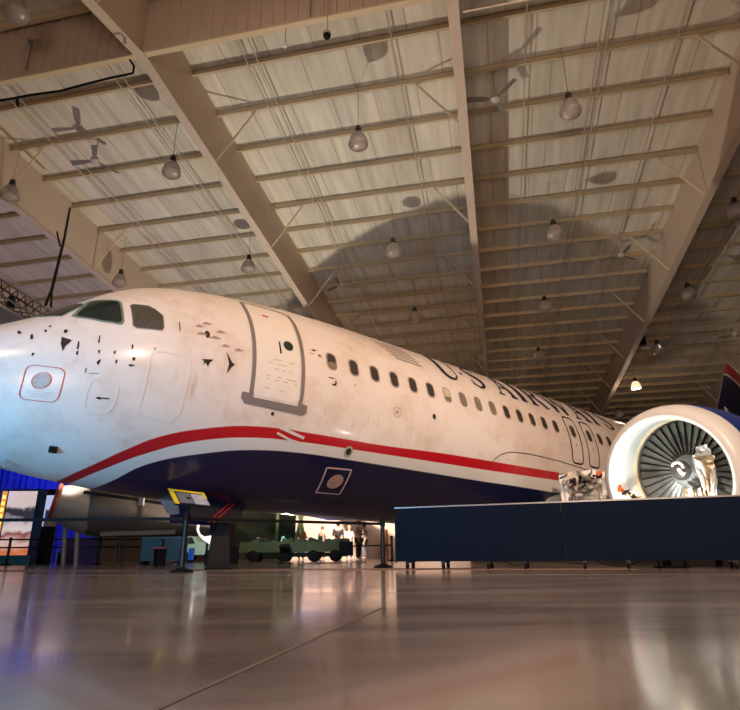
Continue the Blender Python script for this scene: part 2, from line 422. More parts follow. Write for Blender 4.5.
def rrect(s0, s1, z0, z1, r, n=5):
    pts = []
    for cx, cz, a0 in ((s1-r, z1-r, 0), (s0+r, z1-r, 90), (s0+r, z0+r, 180), (s1-r, z0+r, 270)):
        for k in range(n+1):
            a = RAD(a0+90*k/n); s = cx+r*cos(a); z = cz+r*sin(a); pts.append((s, z2a(s, z)))
    return pts
def ellip(s0, z0, rs, rz, n=20): return [(s0+rs*cos(2*pi*k/n), z2a(s0, z0+rz*sin(2*pi*k/n))) for k in range(n)]

# cabin windows
WZ = .57; K0 = 6.178
m_wfr = mat('window_surround', (.34, .29, .25), .5)
m_glass2 = mat('cabin_glass', (.055,.045,.038), .25, var=.5, scale=6)
m_shade = mat('window_shade', (.22, .17, .12), .5, var=.3)
m_shade2 = mat('pale_window_shade', (.60, .50, .38), .5, var=.2)
ks = list(range(15))+[15.55, 17.15]+[18.26+i for i in range(0, 26)]
for i, k in enumerate(ks):
    s = K0+.533*k
    if s > 31: break
    w = fill(rrect(s-.125, s+.125, WZ-.185, WZ+.185, .105), .004, 'cabin_window', m_wfr, air)
    fill(rrect(s-.095, s+.095, WZ-.155, WZ+.155, .085), .008, 'pane', m_glass2 if i not in (6,) else m_shade2, w)
    if i == 6: fill(rrect(s-.09, s+.09, WZ-.15, WZ-.05, .03), .010, 'window_shade', m_shade, w)
    if i in (0, 7, 8, 9): fill(rrect(s-.09, s+.09, WZ-.15, WZ+.14 if i else WZ-.02, .05), .010, 'window_shade', m_shade, w)
for k in ks[:30]:
    s = K0+.533*k
    w = fill(rrect(s-.12, s+.12, WZ-.18, WZ+.18, .10), .004, 'cabin_window', m_glass, air, side=1)
# passenger door
A_ = lambda s, z: (s, z2a(s, z))
dr = fill(rrect(4.60, 5.46, -.40, 1.50, .12), .006, 'passenger_door', mat('door_white', (.80, .73, .66), .35, var=.06), air)
strip([A_(4.58,1.52)]+[A_(4.56, 1.45-.1*i) for i in range(1, 19)]+[A_(4.58, -.42)], .075, .010, 'door_seal', m_seal, dr)
strip([A_(5.50,1.48)]+[A_(5.52, 1.40-.1*i) for i in range(1, 18)]+[A_(5.50, -.42)], .075, .010, 'door_seal', m_seal, dr)
strip([A_(4.58,1.55), A_(5.0,1.56), A_(5.50,1.50)], .035, .010, 'door_seal', m_seal, dr)
sill = fill([A_(4.40,-.38),A_(4.56,-.38),A_(4.62,-.44),A_(5.46,-.44),A_(5.52,-.38),A_(5.66,-.40),A_(5.66,-.52),A_(5.58,-.58),A_(4.48,-.56),A_(4.40,-.48)], .012, 'door_sill', m_seal, dr)
fill(ellip(5.24, .64, .10, .10), .012, 'door_window', m_glass, dr)
strip([A_(5.06,.68),A_(5.07,.44)], .03, .012, 'door_handle', m_black, dr)
strip([A_(4.86,1.24),A_(4.98,1.23)], .05, .012, 'red_placard', m_red, dr)
ms = MB()
for i in range(34):
    s = random.uniform(4.75, 5.35); z = random.choice((.22,.12,-.02,-.08,-.24,.3)); strip_mb(ms, [A_(s,z), A_(s+random.uniform(.04,.12),z)], .012, .011)
ms.build('scuff_marks', mat('scuffs', (.50,.40,.34), .6), dr)
# overwing exits
for k in (15.55, 17.15):
    s = K0+.533*k
    ex = strip(rrect(s-.27, s+.27, -.32, .98, .13), .04, .010, 'overwing_exit', m_letter, air, closed=True)
    strip([A_(s-.02,.18),A_(s+.03,.18)], .05, .010, 'red_placard', m_red, ex)
# cockpit windows
m_cock = mat('cockpit_glass', (.012, .022, .018), .08, var=.5, scale=2)
m_cfr = mat('cockpit_frame', (.16, .20, .17), .4)
def poly(pts, off, name, m, parent): return fill([(p[0], z2a(p[0], p[1])) for p in pts], off, name, m, parent)
def shrink(pts, k):
    cx = sum(p[0] for p in pts)/len(pts); cz = sum(p[1] for p in pts)/len(pts)
    return [(cx+(p[0]-cx)*k, cz+(p[1]-cz)*k) for p in pts]
w1 = [(1.85,.43),(1.92,.40),(2.20,.355),(2.44,.34),(2.49,.36),(2.51,.42),(2.50,.84),(2.47,.885),(2.40,.90),(2.16,.90),(2.10,.87)]
c1 = poly(w1, .006, 'cockpit_side_window', m_cfr, air); poly(shrink(w1, .86), .010, 'pane', m_cock, c1)
w2 = [(2.62,.36),(2.68,.32),(3.04,.36),(3.07,.42),(3.06,.66),(2.95,.78),(2.86,.83),(2.64,.82),(2.60,.78)]
c2 = poly(w2, .006, 'cockpit_rear_window', m_seal, air); poly(shrink(w2, .93), .010, 'pane', mat('crazed_glass', (.07,.065,.05), .35, var=.8, scale=30), c2)
def pt2sa(s, y, z):
    zt_, zb_, w_, zc_ = sec(s); h = (zt_-zc_) if z > zc_ else (zc_-zb_); return (s, atan2((z-zc_)/h, -y/w_))
ws = [pt2sa(1.74,-1.02,.44), pt2sa(1.55,-.80,.45), pt2sa(1.40,-.45,.50), pt2sa(1.36,-.06,.55), pt2sa(1.80,-.06,.86), pt2sa(1.92,-.40,.88), pt2sa(2.04,-.78,.86), pt2sa(2.06,-.88,.80)]
c3 = fill(ws, .006, 'windshield', m_cfr, air, step=.06)
cs = sum(p[0] for p in ws)/len(ws); ca = sum(p[1] for p in ws)/len(ws)
fill([(cs+(p[0]-cs)*.92, ca+(p[1]-ca)*.94) for p in ws], .011, 'pane', m_cock, c3, step=.06)
# lettering
LET = {
 'U': [([(.10,1),(.10,.42),(.16,.16),(.32,.03),(.5,.0),(.68,.03),(.84,.16),(.88,.42),(.88,1)], [.20,.20,.19,.16,.11,.08,.06,.06,.06]), ([(-.06,.985),(.30,.985)], .045), ([(.72,.985),(1.04,.985)], .045)],
 'S': [([(.84,.96),(.84,.76)], .04), ([(.84,.82),(.72,.94),(.5,1.0),(.28,.95),(.15,.80),(.20,.64),(.40,.54),(.62,.45),(.82,.32),(.84,.16),(.70,.04),(.46,.0),(.24,.05),(.12,.18)], [.05,.06,.09,.11,.13,.17,.20,.22,.19,.14,.11,.09,.07,.05]), ([(.11,.26),(.11,.03)], .04)],
 'A': [([(.13,.02),(.50,1.0)], .065), ([(.46,1.0),(.86,.02)], .20), ([(.26,.36),(.70,.36)], .05), ([(-.02,.02),(.30,.02)], .045), ([(.66,.02),(1.04,.02)], .045)],
 'I': [([(.5,0),(.5,1)], .48), ([(.02,.02),(.98,.02)], .045), ([(.02,.98),(.98,.98)], .045)],
 'R': [([(.20,0),(.20,1)], .19), ([(.20,.97),(.52,.97),(.70,.88),(.74,.74),(.68,.59),(.50,.51),(.20,.50)], [.05,.07,.13,.18,.15,.07,.05]), ([(.46,.50),(.90,.02)], .18), ([(.02,.02),(.38,.02)], .045), ([(.02,.98),(.30,.98)], .045), ([(.82,.02),(1.04,.02)], .045)],
 'W': [([(.09,1),(.30,0)], .13), ([(.30,0),(.50,.86)], .045), ([(.46,1),(.68,0)], .13), ([(.68,0),(.90,1)], .045), ([(-.02,.98),(.20,.98)], .045), ([(.36,.98),(.58,.98)], .045), ([(.80,.98),(1.02,.98)], .045)],
 'Y': [([(.14,1),(.50,.44)], .20), ([(.88,1),(.52,.44)], .06), ([(.5,.5),(.5,0)], .19), ([(-.02,.98),(.30,.98)], .045), ([(.72,.98),(1.02,.98)], .045), ([(.34,.02),(.66,.02)], .045)]}
A0 = z2a(10, 1.10); CAPA = .43
def letter(ch, s0, s1):
    mb = MB(); W_ = s1-s0
    for pts, w in LET[ch]:
        ww = [x*max(W_,.7)*1.1 for x in w] if isinstance(w, list) else (w*max(W_,.45)*1.02 if w > .05 else w*1.25)
        strip_mb(mb, [(s0+u*W_, A0+v*CAPA) for u, v in pts], ww, .012, sub=.04)
    return mb
tx = [('U',9.52,10.18),('S',10.60,11.16),('A',11.60,12.34),('I',12.52,12.80),('R',12.98,13.78),('W',13.86,15.10),('A',15.16,15.98),('Y',15.94,16.74),('S',16.88,17.46)]
for ch, a, c_ in tx: letter(ch, a, c_).build('painted_letter', m_letter, air)
fill([(10.38+.055*cos(2*pi*k/12), A0+CAPA*.42+.028*sin(2*pi*k/12)) for k in range(12)], .012, 'painted_dot', m_letter, air)
# flag made of slanting lines ahead of the lettering
fg = MB(); m_line = mat('flag_lines', (.30,.22,.20), .5)
for i in range(6):
    z = 1.60-.085*i; s0 = 7.62+.10*i*.9; strip_mb(fg, [A_(s0, z), A_(s0+1.0-.04*i, z)], .034, .012)
fg.build('flag_mark', m_line, air)
# nose static-port box
bx = strip(rrect(1.40, 1.86, -.96, -.49, .09), .012, .008, 'port_marking', m_red, air, closed=True)
strip(ellip(1.61, -.69, .11, .11), .012, .010, 'ring', m_red, bx, closed=True)
fill(ellip(1.61, -.69, .10, .10), .009, 'port_disc', mat('port_disc', (.45,.42,.40), .5, var=.5, scale=40), bx)
tx_ = MB()
for j in range(3): strip_mb(tx_, [A_(1.47+.02*j, -.84-.03*j), A_(1.80-.03*j, -.84-.03*j)], .008, .009)
tx_.build('small_print', mat('faded_print', (.55,.42,.42), .6), bx)
# belly access panel outline with oval plate
hp = MB(); hatch = [pt2sa(6.45,-1.51,-1.33), pt2sa(7.02,-1.53,-1.31), pt2sa(7.08,-1.10,-1.72), pt2sa(6.54,-1.08,-1.73)]
hb = strip(hatch, .035, .01, 'access_panel', mat('panel_outline', (.55,.38,.38), .5), air, closed=True)
ctr = pt2sa(6.80,-1.33,-1.54); fill([(ctr[0]+.17*cos(2*pi*k/16), ctr[1]+.085*sin(2*pi*k/16)) for k in range(16)], .01, 'oval_plate', mat('oval_plate', (.42,.27,.20), .5, var=.5, scale=20), hb)
# round vent, static ports, circles
v_ = fill(ellip(6.78, -1.02, .10, .10), .01, 'round_vent', mat('vent_rim', (.45,.40,.34), .5), air); fill(ellip(6.78, -1.02, .06, .06), .014, 'opening', m_dark, v_)
strip(ellip(7.79, -.13, .09, .10), .014, .008, 'ring_marking', mat('ring_pink', (.45,.30,.28), .5), air, closed=True); fill(ellip(7.79,-.13,.035,.035), .008, 'drain_port', m_grey, air)
fill(ellip(8.86, -.03, .05, .06), .008, 'drain_port', m_dark, air)
fill(ellip(5.02, -.64, .03, .03), .008, 'drain_port', m_dark, air)
# pale streaks on the red stripe
stp = MB(); strip_mb(stp, [A_(5.22,-.83),A_(5.75,-.93)], .05, .009); strip_mb(stp, [A_(5.2,-.92),A_(5.5,-1.0),A_(5.85,-1.03)], .04, .009); strip_mb(stp, [A_(5.4,-.80),A_(5.6,-.82)], .03, .009)
stp.build('pale_stripe_patch', mat('pale_patch', (.75,.68,.62), .4, var=.4, scale=30), air)
# tears and dents
def blob(s, z, rs, rz, sd, name='skin_tear', m=m_dark, off=.007, n=11):
    rnd = random.Random(sd); pts = []
    for k in range(n):
        a = 2*pi*k/n; r = rnd.uniform(.45, 1.1); pts.append((s+rs*r*cos(a), z2a(s, z+rz*r*sin(a))))
    return fill(pts, off, name, m, air, step=.04)
def shape(pts, name='skin_tear', m=m_dark, off=.007): return fill([(s, z2a(s, z)) for s, z in pts], off, name, m, air, step=.05)
shape([(4.06,.24),(4.17,.06),(4.22,.04),(4.16,-.03),(4.10,-.14),(4.12,.03)]); shape([(3.66,.0),(3.74,.02),(3.86,.04),(3.80,-.03),(3.78,-.10),(3.73,-.04),(3.69,-.09),(3.71,-.02)])
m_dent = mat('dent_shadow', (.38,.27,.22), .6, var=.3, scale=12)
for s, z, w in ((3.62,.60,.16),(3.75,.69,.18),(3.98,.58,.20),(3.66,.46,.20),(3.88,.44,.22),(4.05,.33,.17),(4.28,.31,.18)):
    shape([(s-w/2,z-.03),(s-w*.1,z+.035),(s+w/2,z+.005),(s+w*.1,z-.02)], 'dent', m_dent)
blob(3.74,.47,.05,.07,5)
shape([(1.74,.0),(1.80,-.02),(1.87,-.04),(1.80,-.15),(1.775,-.24),(1.74,-.12)])
rnd = random.Random(3)
for s, z, rs, rz in ((1.78,.10,.03,.06),(1.25,.02,.03,.05),(1.40,-.05,.025,.07),(1.55,.08,.02,.03),(1.60,.18,.03,.02),(1.95,-.12,.015,.10),(1.95,-.24,.02,.05),(2.2,.04,.012,.08),(2.22,-.16,.02,.04),(2.24,-.32,.03,.06),(2.42,-.14,.02,.03),(2.46,-.28,.02,.04),(2.64,-.02,.015,.06),(2.68,-.2,.025,.04),(2.66,-.30,.05,.02),(2.1,-.47,.01,.05),(1.44,-.33,.02,.03),(2.95,.02,.01,.04),(2.2,-.5,.12,.006),(3.3,.5,.01,.12),(6.15,.22,.10,.012),(6.24,.14,.025,.08),(6.20,.10,.06,.02),(6.7,.20,.02,.02),(5.9,.62,.05,.02),(5.78,.70,.05,.02),(2.34,-.83,.05,.025),(2.42,-.82,.08,.012)):
    blob(s, z, rs, rz, rnd.randint(0, 999), n=8)
for s, z in ((5.84,.72),(5.74,.62),(5.92,.60)): blob(s, z, .06, .015, int(s*100), 'rust_mark', m_orange, n=7)
# cut circles faintly outlined on the nose
m_faint = mat('faint_outline', (.76,.71,.62), .4)
strip(rrect(2.18, 2.56, -1.02, -.56, .14), .03, .006, 'patch_outline', m_faint, air, closed=True)
strip(rrect(2.9, 3.5, -1.0, .0, .16), .03, .006, 'patch_outline', m_faint, air, closed=True)
# wing-body fairing: seam and lower bulge
strip([pt2sa(10.80,-1.8,-.85),pt2sa(10.95,-1.8,-.62),A_(11.15,-.52),A_(11.40,-.43),A_(11.69,-.39),A_(12.2,-.36),A_(12.72,-.355),A_(13.52,-.36),A_(14.58,-.41),A_(15.4,-.45)], .016, .01, 'fairing_seam', m_letter, air)
strip([A_(13.05,-.36),A_(13.12,-.8),A_(13.1,-1.2)], .012, .012, 'fairing_seam', m_grey, air)
fb = MB(); vs = []; n = 24; ss = [10.55+.25*i for i in range(36)]
for s in ss:
    t = min(1, (s-10.55)/1.6); t = min(t, (ss[-1]+.01-s)/2); t = max(0, t); bul = .02+.30*t*t*(3-2*t)
    for k in range(n+1):
        a = -pi+pi*k/n; u = 1-abs(cos(a)); zz = -2.0*abs(sin(a))**.8
        w = 1.975; vs.append(V((s, -(w*cos(a)*(1 if abs(sin(a)) < .56 else 1))*(1+.0) - (math.copysign(bul*.55*min(1, abs(sin(a))*1.7-.6 if abs(sin(a))*1.7 > .6 else 0), cos(a))), 2.07*sin(a)-bul*.55*max(0, -sin(a)-.3))))
fb.add(vs, [(i*(n+1)+k, i*(n+1)+k+1, (i+1)*(n+1)+k+1, (i+1)*(n+1)+k) for i in range(len(ss)-1) for k in range(n)])
fb.build('belly_fairing', m_livery, air, True)
# antennas, pitot probe, small belly light
MB().quadbox([(4.0,-.012,-1.98),(4.35,-.012,-2.0),(4.40,-.012,-2.22),(4.22,-.012,-2.25)], (0,1,0), .024).build('blade_antenna', m_grey, air)
p0 = sf(2.6, z2a(2.6,-1.05)); MB().tube([sf(1.55,RAD(-72)), sf(1.55,RAD(-72),.12), sf(1.42,RAD(-72),.15)], .012).build('pitot_probe', m_chrome, air)
MB().box(sf(2.02, z2a(2.02,-1.52), .03), (.10,.06,.09)).build('probe_plate', m_black, air)
MB().box(sf(1.35, RAD(-88), .03), (.12,.06,.05)).build('drain_mast', m_yellow, air)
# fin
fn = MB(); 
def foil(le, te, th, zc_, n=10):
    pts = []
    for k in range(n): 
        t = k/(n-1); pts.append((t, th*2.6*(sqrt(t)*.9-.9*t) if t < 1 else 0))
    up_ = [V((le[0]+(te[0]-le[0])*t, y, le[1]+(te[1]-le[1])*t)) for t, y in pts]; lo = [V((p.x, -p.y, p.z)) for p in up_[1:-1]][::-1]
    return up_+lo
stations = []
for i in range(21):
    t = i/20; le = (29.2+5.2*t, 1.9+5.95*t); te = (35.6+.9*t, 1.9+5.75*t); stations.append((foil(le, te, .30-.14*t, 0), t))
k = len(stations[0][0]); vs = [p for st_, _ in stations for p in st_]
fs = []; mi = []
for i in range(20):
    for j in range(k):
        fs.append((i*k+j, i*k+(j+1)%k, (i+1)*k+(j+1)%k, (i+1)*k+j)); 
fs.append([20*k+j for j in range(k)])
mfin, nt, b = newmat('fin_livery'); N, L = nt.nodes, nt.links
tc = N.new('ShaderNodeTexCoord'); sp = N.new('ShaderNodeSeparateXYZ'); L.new(tc.outputs['Object'], sp.inputs[0])
ad = N.new('ShaderNodeMath'); ad.operation = 'MULTIPLY_ADD'; ad.inputs[1].default_value = .10; L.new(sp.outputs['X'], ad.inputs[0]); L.new(sp.outputs['Z'], ad.inputs[2])
mr = N.new('ShaderNodeMapRange'); mr.inputs['From Min'].default_value = 5; mr.inputs['From Max'].default_value = 15; L.new(ad.outputs[0], mr.inputs['Value'])
cr = N.new('ShaderNodeValToRGB'); cr.color_ramp.interpolation = 'CONSTANT'; e = cr.color_ramp.elements; e[0].position = 0; e[0].color = (.008,.012,.05,1); e[1].position = .541; e[1].color = (.75,.7,.65,1); q_ = e.new(.556); q_.color = (.45,.01,.015,1)
L.new(mr.outputs[0], cr.inputs['Fac']); L.new(cr.outputs['Color'], b.inputs['Base Color']); b.inputs['Roughness'].default_value = .4
fn.add(vs, fs); fin = fn.build('tail_fin', mfin, air, True)
le_ = MB().tube([V((29.2,0,1.9)), V((34.4,0,7.85))], .035, 6).build('leading_edge', m_chrome, fin)
fl_ = MB()
for i in range(7):
    z = 4.75-.40*i; x0 = 32.2-.30*i
    if i < 3: fl_.quadbox([(x0-.1,-.34,z),(x0+2.4,-.26,z-.5),(x0+2.4,-.26,z-.68),(x0-.1,-.34,z-.18)], (0,1,0), .02)
    else: fl_.quadbox([(x0-.3,-.36,z),(x0+3.2,-.22,z-.5),(x0+3.2,-.22,z-.68),(x0-.3,-.36,z-.18)], (0,1,0), .02)
fl_.quadbox([(31.75,-.37,4.85),(32.1,-.37,4.8),(32.2,-.37,4.0),(31.85,-.37,4.0)], (0,1,0), .02)
fl_.build('flag_stripes', m_white, fin)
# tailplane
for sd in (-1, 1):
    MB().quadbox([(31.6,sd*.9,.95),(34.6,sd*6.2,1.5),(35.9,sd*6.2,1.5),(34.9,sd*.7,.95)], (0,0,1), .16).build('tailplane', m_white, air)
# wings
def wing(sd, y0, cut=0):
    mb = MB(); sts = []
    for i in range(15):
        y = y0+(17-y0)*i/14
        le = 13.5+(y-1.97)*.5; te = 19.3-.0*y if y < 6.4 else 19.3+(y-6.4)*.25
        te = min(te, 99); z = -1.35+(y-1.97)*.088; th = .42-.022*y
        ch = te-le; pts = []
        for t, yy in ((0,0),(.01,.22),(.04,.42),(.12,.72),(.3,1),(.6,.75),(.85,.3),(1,.02)): pts.append(V((le+ch*t, sd*y, z+yy*th)))
        for t, yy in ((.85,-.12),(.6,-.35),(.3,-.6),(.12,-.55),(.04,-.35),(.01,-.18)): pts.append(V((le+ch*t, sd*y, z+yy*th)))
        sts.append(pts)
    k = len(sts[0]); vs = [p for s_ in sts for p in s_]; fs = [(i*k+j, i*k+(j+1)%k, (i+1)*k+(j+1)%k, (i+1)*k+j) for i in range(14) for j in range(k)]+[list(range(k)), [14*k+j for j in range(k)]]
    mb.add(vs, fs); return mb.build('wing', mat('wing_grey', (.42,.40,.38), .45), air, True)
lw = wing(-1, 1.6); rw = wing(1, 1.6)
# torn leading edge at the port wing root
m_al = mat('torn_aluminium', (.50,.45,.38), .45, .2, var=.55, scale=6, bump=.5)
m_al2 = mat('green_primer', (.36,.40,.32), .5, var=.4, scale=9)
def apt(px, py, Y): return RP.transposed() @ (at(px, py, Y)-V(PX))
def crumple(pts, seed, amp=.05, name='torn_panel', m=m_al, parent=None, thick=.012, nn=6):
    """a bent sheet between four corners"""
    a, b_, c_, d_ = [V(p) for p in pts]; mb = MB(); vs = []
    n0 = (b_-a).cross(d_-a).normalized()
    for i in range(nn+1):
        for j in range(nn+1):
            u, v = i/nn, j/nn; p = a.lerp(b_, u).lerp(d_.lerp(c_, u), v)
            q = V((u*3+seed, v*3, seed*.7)); vs.append(p+n0*amp*2*noise.noise(q)+V((noise.noise(q+V((9,0,0))), noise.noise(q+V((0,9,0))), noise.noise(q+V((0,0,9)))))*amp*.8)
    k = nn+1; fs = [(i*k+j, i*k+j+1, (i+1)*k+j+1, (i+1)*k+j) for i in range(nn) for j in range(nn)]
    mb.add(vs, fs); o = mb.build(name, m, parent, False)
    so = o.modifiers.new('t', 'SOLIDIFY'); so.thickness = thick; return o
tr_root = link('torn_wing_root', MB().build('tmp').data, None, air) if False else None
tb = crumple([apt(560,474,14.6), apt(585,470,14.3), apt(588,503,14.3), apt(563,503,14.6)], 2.3, .10, 'torn_wing_root', m_al, air, nn=9)
crumple([apt(583,470,14.3), apt(606,470,13.9), apt(607,500,13.9), apt(586,501,14.2)], 5.1, .08, 'torn_panel', m_white, tb, nn=9)
crumple([apt(572,485,14.0), apt(598,484,13.8), apt(602,506,13.7), apt(575,507,13.9)], 8.1, .08, 'torn_panel', mat('grey_skin', (.45,.42,.38), .5, var=.4, scale=8, bump=.4), tb, nn=8)
crumple([apt(559,476,14.3), apt(566,474,14.2), apt(570,506,14.0), apt(563,508,14.1)], 1.1, .05, 'rib_flange', m_white, tb)
crumple([apt(596,472,13.7), apt(602,471,13.7), apt(602,478,13.6), apt(596,479,13.6)], 3.1, .015, 'orange_bracket', m_orange, tb, nn=3)
rnd = random.Random(12)
for i in range(22):
    x = rnd.uniform(565, 600); y = rnd.uniform(474, 500); y2 = y+rnd.uniform(-10, 10); x2 = x+rnd.uniform(-7, 7)
    MB().tube([apt(x, y, 14.0-.012*(x-565)), apt((x+x2)/2+2, (y+y2)/2, 13.8-.012*(x-565)), apt(x2, y2, 14.0-.012*(x-565))], rnd.uniform(.015, .04), 6).build('broken_pipe', rnd.choice([m_al2, m_tan, m_grey, m_white, m_dark, m_seal]), tb)
for i in range(10):
    x = rnd.uniform(565, 598); y = rnd.uniform(474, 496)
    crumple([apt(x,y,13.9), apt(x+6,y+rnd.uniform(-2,2),13.85), apt(x+7,y+7,13.8), apt(x-1,y+8,13.85)], rnd.uniform(0,50), .06, 'torn_scrap', rnd.choice([m_al, m_al2, m_tan, m_grey, m_dark]), tb, nn=4)
# starboard engine at the far wing, unseen, raised to shape its ceiling shadow
se = MB().lathe([(.90,11.0),(1.0,10.95),(1.12,11.2),(1.2,12.2),(1.05,14.2),(.6,14.3),(.5,15.3)], 40, (-.1,5.75,-.38), 'X')
se.lathe([(.90,11.0),(.84,11.5),(.86,12.1),(0.01,12.1)], 40, (-.1,5.75,-.38), 'X').build('starboard_engine', m_navy, air, True)
# nose gear
gx = 5.07
MB().tube([(gx,0,-1.9), (gx+.02,0,-2.5)], [.09,.06], 12).build('nose_gear_strut', m_black, air)
for y in (-.36, .36):
    MB().quadbox([(4.35,y,-1.98),(5.5,y,-1.98),(5.35,y*1.25,-2.35),(4.45,y*1.25,-2.35)], (0,1,0), .03).build('nose_gear_door', mat('gear_door', (.012,.011,.016), .5) if y < 0 else m_navy, air)
rs_ = MB()
rs_.tube([(4.75,-.44,-2.36),(5.15,-.40,-2.0)], .012, 5).tube([(4.85,-.44,-2.36),(5.25,-.40,-2.0)], .012, 5); rs_.build('red_edge_line', m_red, air)

# jack pedestal carrying the nose
pg = V(AW((gx, 0, -2.9)).to_tuple()); pg.z = 0
pd = empty('jack_pedestal', ground(219, 11.1), .3); tag(pd, 'dark tapered steel pedestal under the airliner nose', 'pedestal')
MB().add([(-.21,-.18,0),(.19,-.18,0),(.19,.18,0),(-.21,.18,0),(-.11,-.10,1.05),(.12,-.10,1.05),(.12,.10,1.05),(-.11,.10,1.05)], [(0,1,2,3)[::-1],(4,5,6,7),(0,1,5,4),(1,2,6,5),(2,3,7,6),(3,0,4,7)]).build('column', mat('pedestal_brown', (.03,.022,.018), .7, spec=.1), pd)
MB().box((0,0,.015), (.46,.40,.03)).build('foot_plate', m_black, pd)

# ------------------------------------------------------------------ DISPLAY ENGINE (port engine on its stand)
EC = at(667, 478, 9.9); EYAW = PSI+RAD(-5)
eng = empty('jet_engine', EC); eng.rotation_euler = (0, RAD(-2), EYAW); eng.scale = (1.03,)*3
tag(eng, 'large jet engine with white inlet ring and damaged fan behind the navy barrier', 'jet engine')
m_lip = mat('inlet_white', (.58,.58,.57), .35, var=.05, scale=3)
m_cowl = mat('cowl_blue', (.012,.03,.20), .3, var=.15, scale=2)
m_duct = mat('inlet_duct', (.42,.46,.47), .4, var=.08, scale=5)
m_blade = mat('fan_blade', (.11,.11,.10), .4, .4, var=.3, scale=3)
m_bronze = mat('crumpled_tan', (.45,.32,.20), .5, var=.5, scale=14)
cx_ = 0
lip = [(.915,.34),(.925,.18),(.955,.08),(.99,.02),(1.03,-.01),(1.08,0),(1.13,.04),(1.18,.11),(1.215,.22),(1.235,.36)]
MB().lathe(lip, 96, ax='X').build('inlet_lip', m_lip, eng, True)
MB().lathe([(1.235,.36),(1.262,.6),(1.268,1.1),(1.22,1.8),(1.10,2.6),(1.03,3.5),(1.0,3.5),(1.0,2.0)], 96, ax='X').build('cowling', m_cowl, eng, True)
MB().lathe([(.915,.34),(.90,.44),(.89,.52),(.885,.58)], 96, ax='X').build('inlet_duct', m_duct, eng, True)
MB().lathe([(.885,.58),(.872,.60),(.872,.68),(.885,.68)], 96, ax='X').build('abradable_ring', mat('ring_cream', (.55,.47,.30), .5, var=.3, scale=12), eng, True)
MB().lathe([(.885,.68),(.88,1.3),(.0,1.32)], 64, ax='X').build('fan_case', mat('fan_case_dark', (.10,.10,.09), .5), eng, True)
fxp = .80
sp_ = MB().lathe([(.0,.42),(.07,.44),(.10,.46),(.16,.54),(.24,.66),(.29,.78),(.30,.92)], 40, ax='X').build('spinner', mat('spinner_grey', (.34,.36,.37), .35, .3), eng, True)
MB().lathe([(0.001,.40),(.06,.405),(.12,.435),(.17,.52),(.155,.53)], 14, ax='X').build('broken_tip', mat('dark_metal_tip', (.05,.045,.04), .5, var=.6, scale=30), sp_)
crl = MB(); crl.tube([V((.395+.02*k/10, .085*cos(k*.33+.2), .05+.075*sin(k*.33+.2))) for k in range(11)], .022, 6); crl.tube([V((.38,-.02,.02)),V((.37,-.06,-.05)),V((.40,-.10,-.08))], .03, 6); crl.build('torn_curl', m_white, sp_)
# blades
def blade():
    mb = MB(); nn = 9; vs = []
    for i in range(nn):
        t = i/(nn-1); r = .27+(.862-.27)*t; tw = RAD(28+34*t); ch = .145+.04*t; cam_ = .018
        for u, th_ in ((-.5,0),(-.25,.012),(0,.016),(.25,.012),(.5,0),(.25,-.004),(0,-.002),(-.25,-.004)):
            w_ = u*ch; yy = th_+cam_*(1-4*u*u)
            vs.append(V((fxp+w_*cos(tw)-yy*sin(tw), w_*sin(tw)+yy*cos(tw), r)))
    k = 8; fs = [(i*k+j, i*k+(j+1)%k, (i+1)*k+(j+1)%k, (i+1)*k+j) for i in range(nn-1) for j in range(k)]+[list(range(k)), [(nn-1)*k+j for j in range(k)]]
    mb.add(vs, fs); return mb
bl = blade().build('fan_blade', m_blade, eng, True)
for i in range(36):
    o = bl if i == 0 else bl.copy()
    if i: COL.objects.link(o); o.parent = eng
    o.rotation_euler = (i*2*pi/36, 0, 0)
for o in list(eng.children):           # the intake droops a little below the fan axis
    nm = o.name.split('.')[0]
    if nm in ('fan_blade', 'spinner', 'abradable_ring', 'fan_case'): o.location.z = .14
    if nm in ('inlet_duct', 'inlet_lip'):
        for v_ in o.data.vertices:
            if math.hypot(v_.co.y, v_.co.z) < 1.0 and v_.co.x > .04: v_.co.z += .14*min(1, (v_.co.x-.04)/.54)
# crumpled casing sheets inside the intake, on the side towards -local y of the engine
def eap(px, py, Y):
    Re = (rZ(EYAW) @ rY(RAD(-2))).transposed(); o_ = Re @ (CAM-EC); r_ = Re @ ray(px, py)
    xl = .60-(11.2-Y)*.8 if Y > 10.8 else .10+(Y-10.4)*.5
    return o_+r_*((xl-o_.x)/r_.x)
crumple([eap(695,448,11.25), eap(706,445,11.3), eap(712,458,11.3), eap(694,461,11.2)], 1.2, .03, 'torn_sheet', m_lip, eng, nn=7)
crumple([eap(692,457,11.15), eap(712,456,11.25), eap(713,468,11.2), eap(703,468,11.1)], 4.2, .04, 'torn_sheet', m_bronze, eng, nn=7)
crumple([eap(691,458,11.12), eap(702,464,11.08), eap(708,488,10.98), eap(704,491,10.95)], 6.2, .03, 'torn_sheet', m_lip, eng, nn=7)
crumple([eap(703,465,11.12), eap(713,466,11.2), eap(716,488,11.0), eap(708,496,10.9)], 7.9, .05, 'torn_sheet', m_bronze, eng, nn=7)
crumple([eap(711,470,11.1), eap(714,470,11.1), eap(716,500,10.85), eap(709,500,10.85)], 9.9, .02, 'torn_sheet', m_lip, eng, nn=5)
for i, (x, y) in enumerate(((684,490),(688,488),(692,493),(697,489),(701,492))):
    crumple([eap(x,y,11.0), eap(x+3,y-2,11.0), eap(x+5,y+12,10.9), eap(x+1,y+12,10.9)], i*3.3, .02, 'torn_strip', m_lip if i % 2 else m_bronze, eng, nn=4)
rnd = random.Random(4)
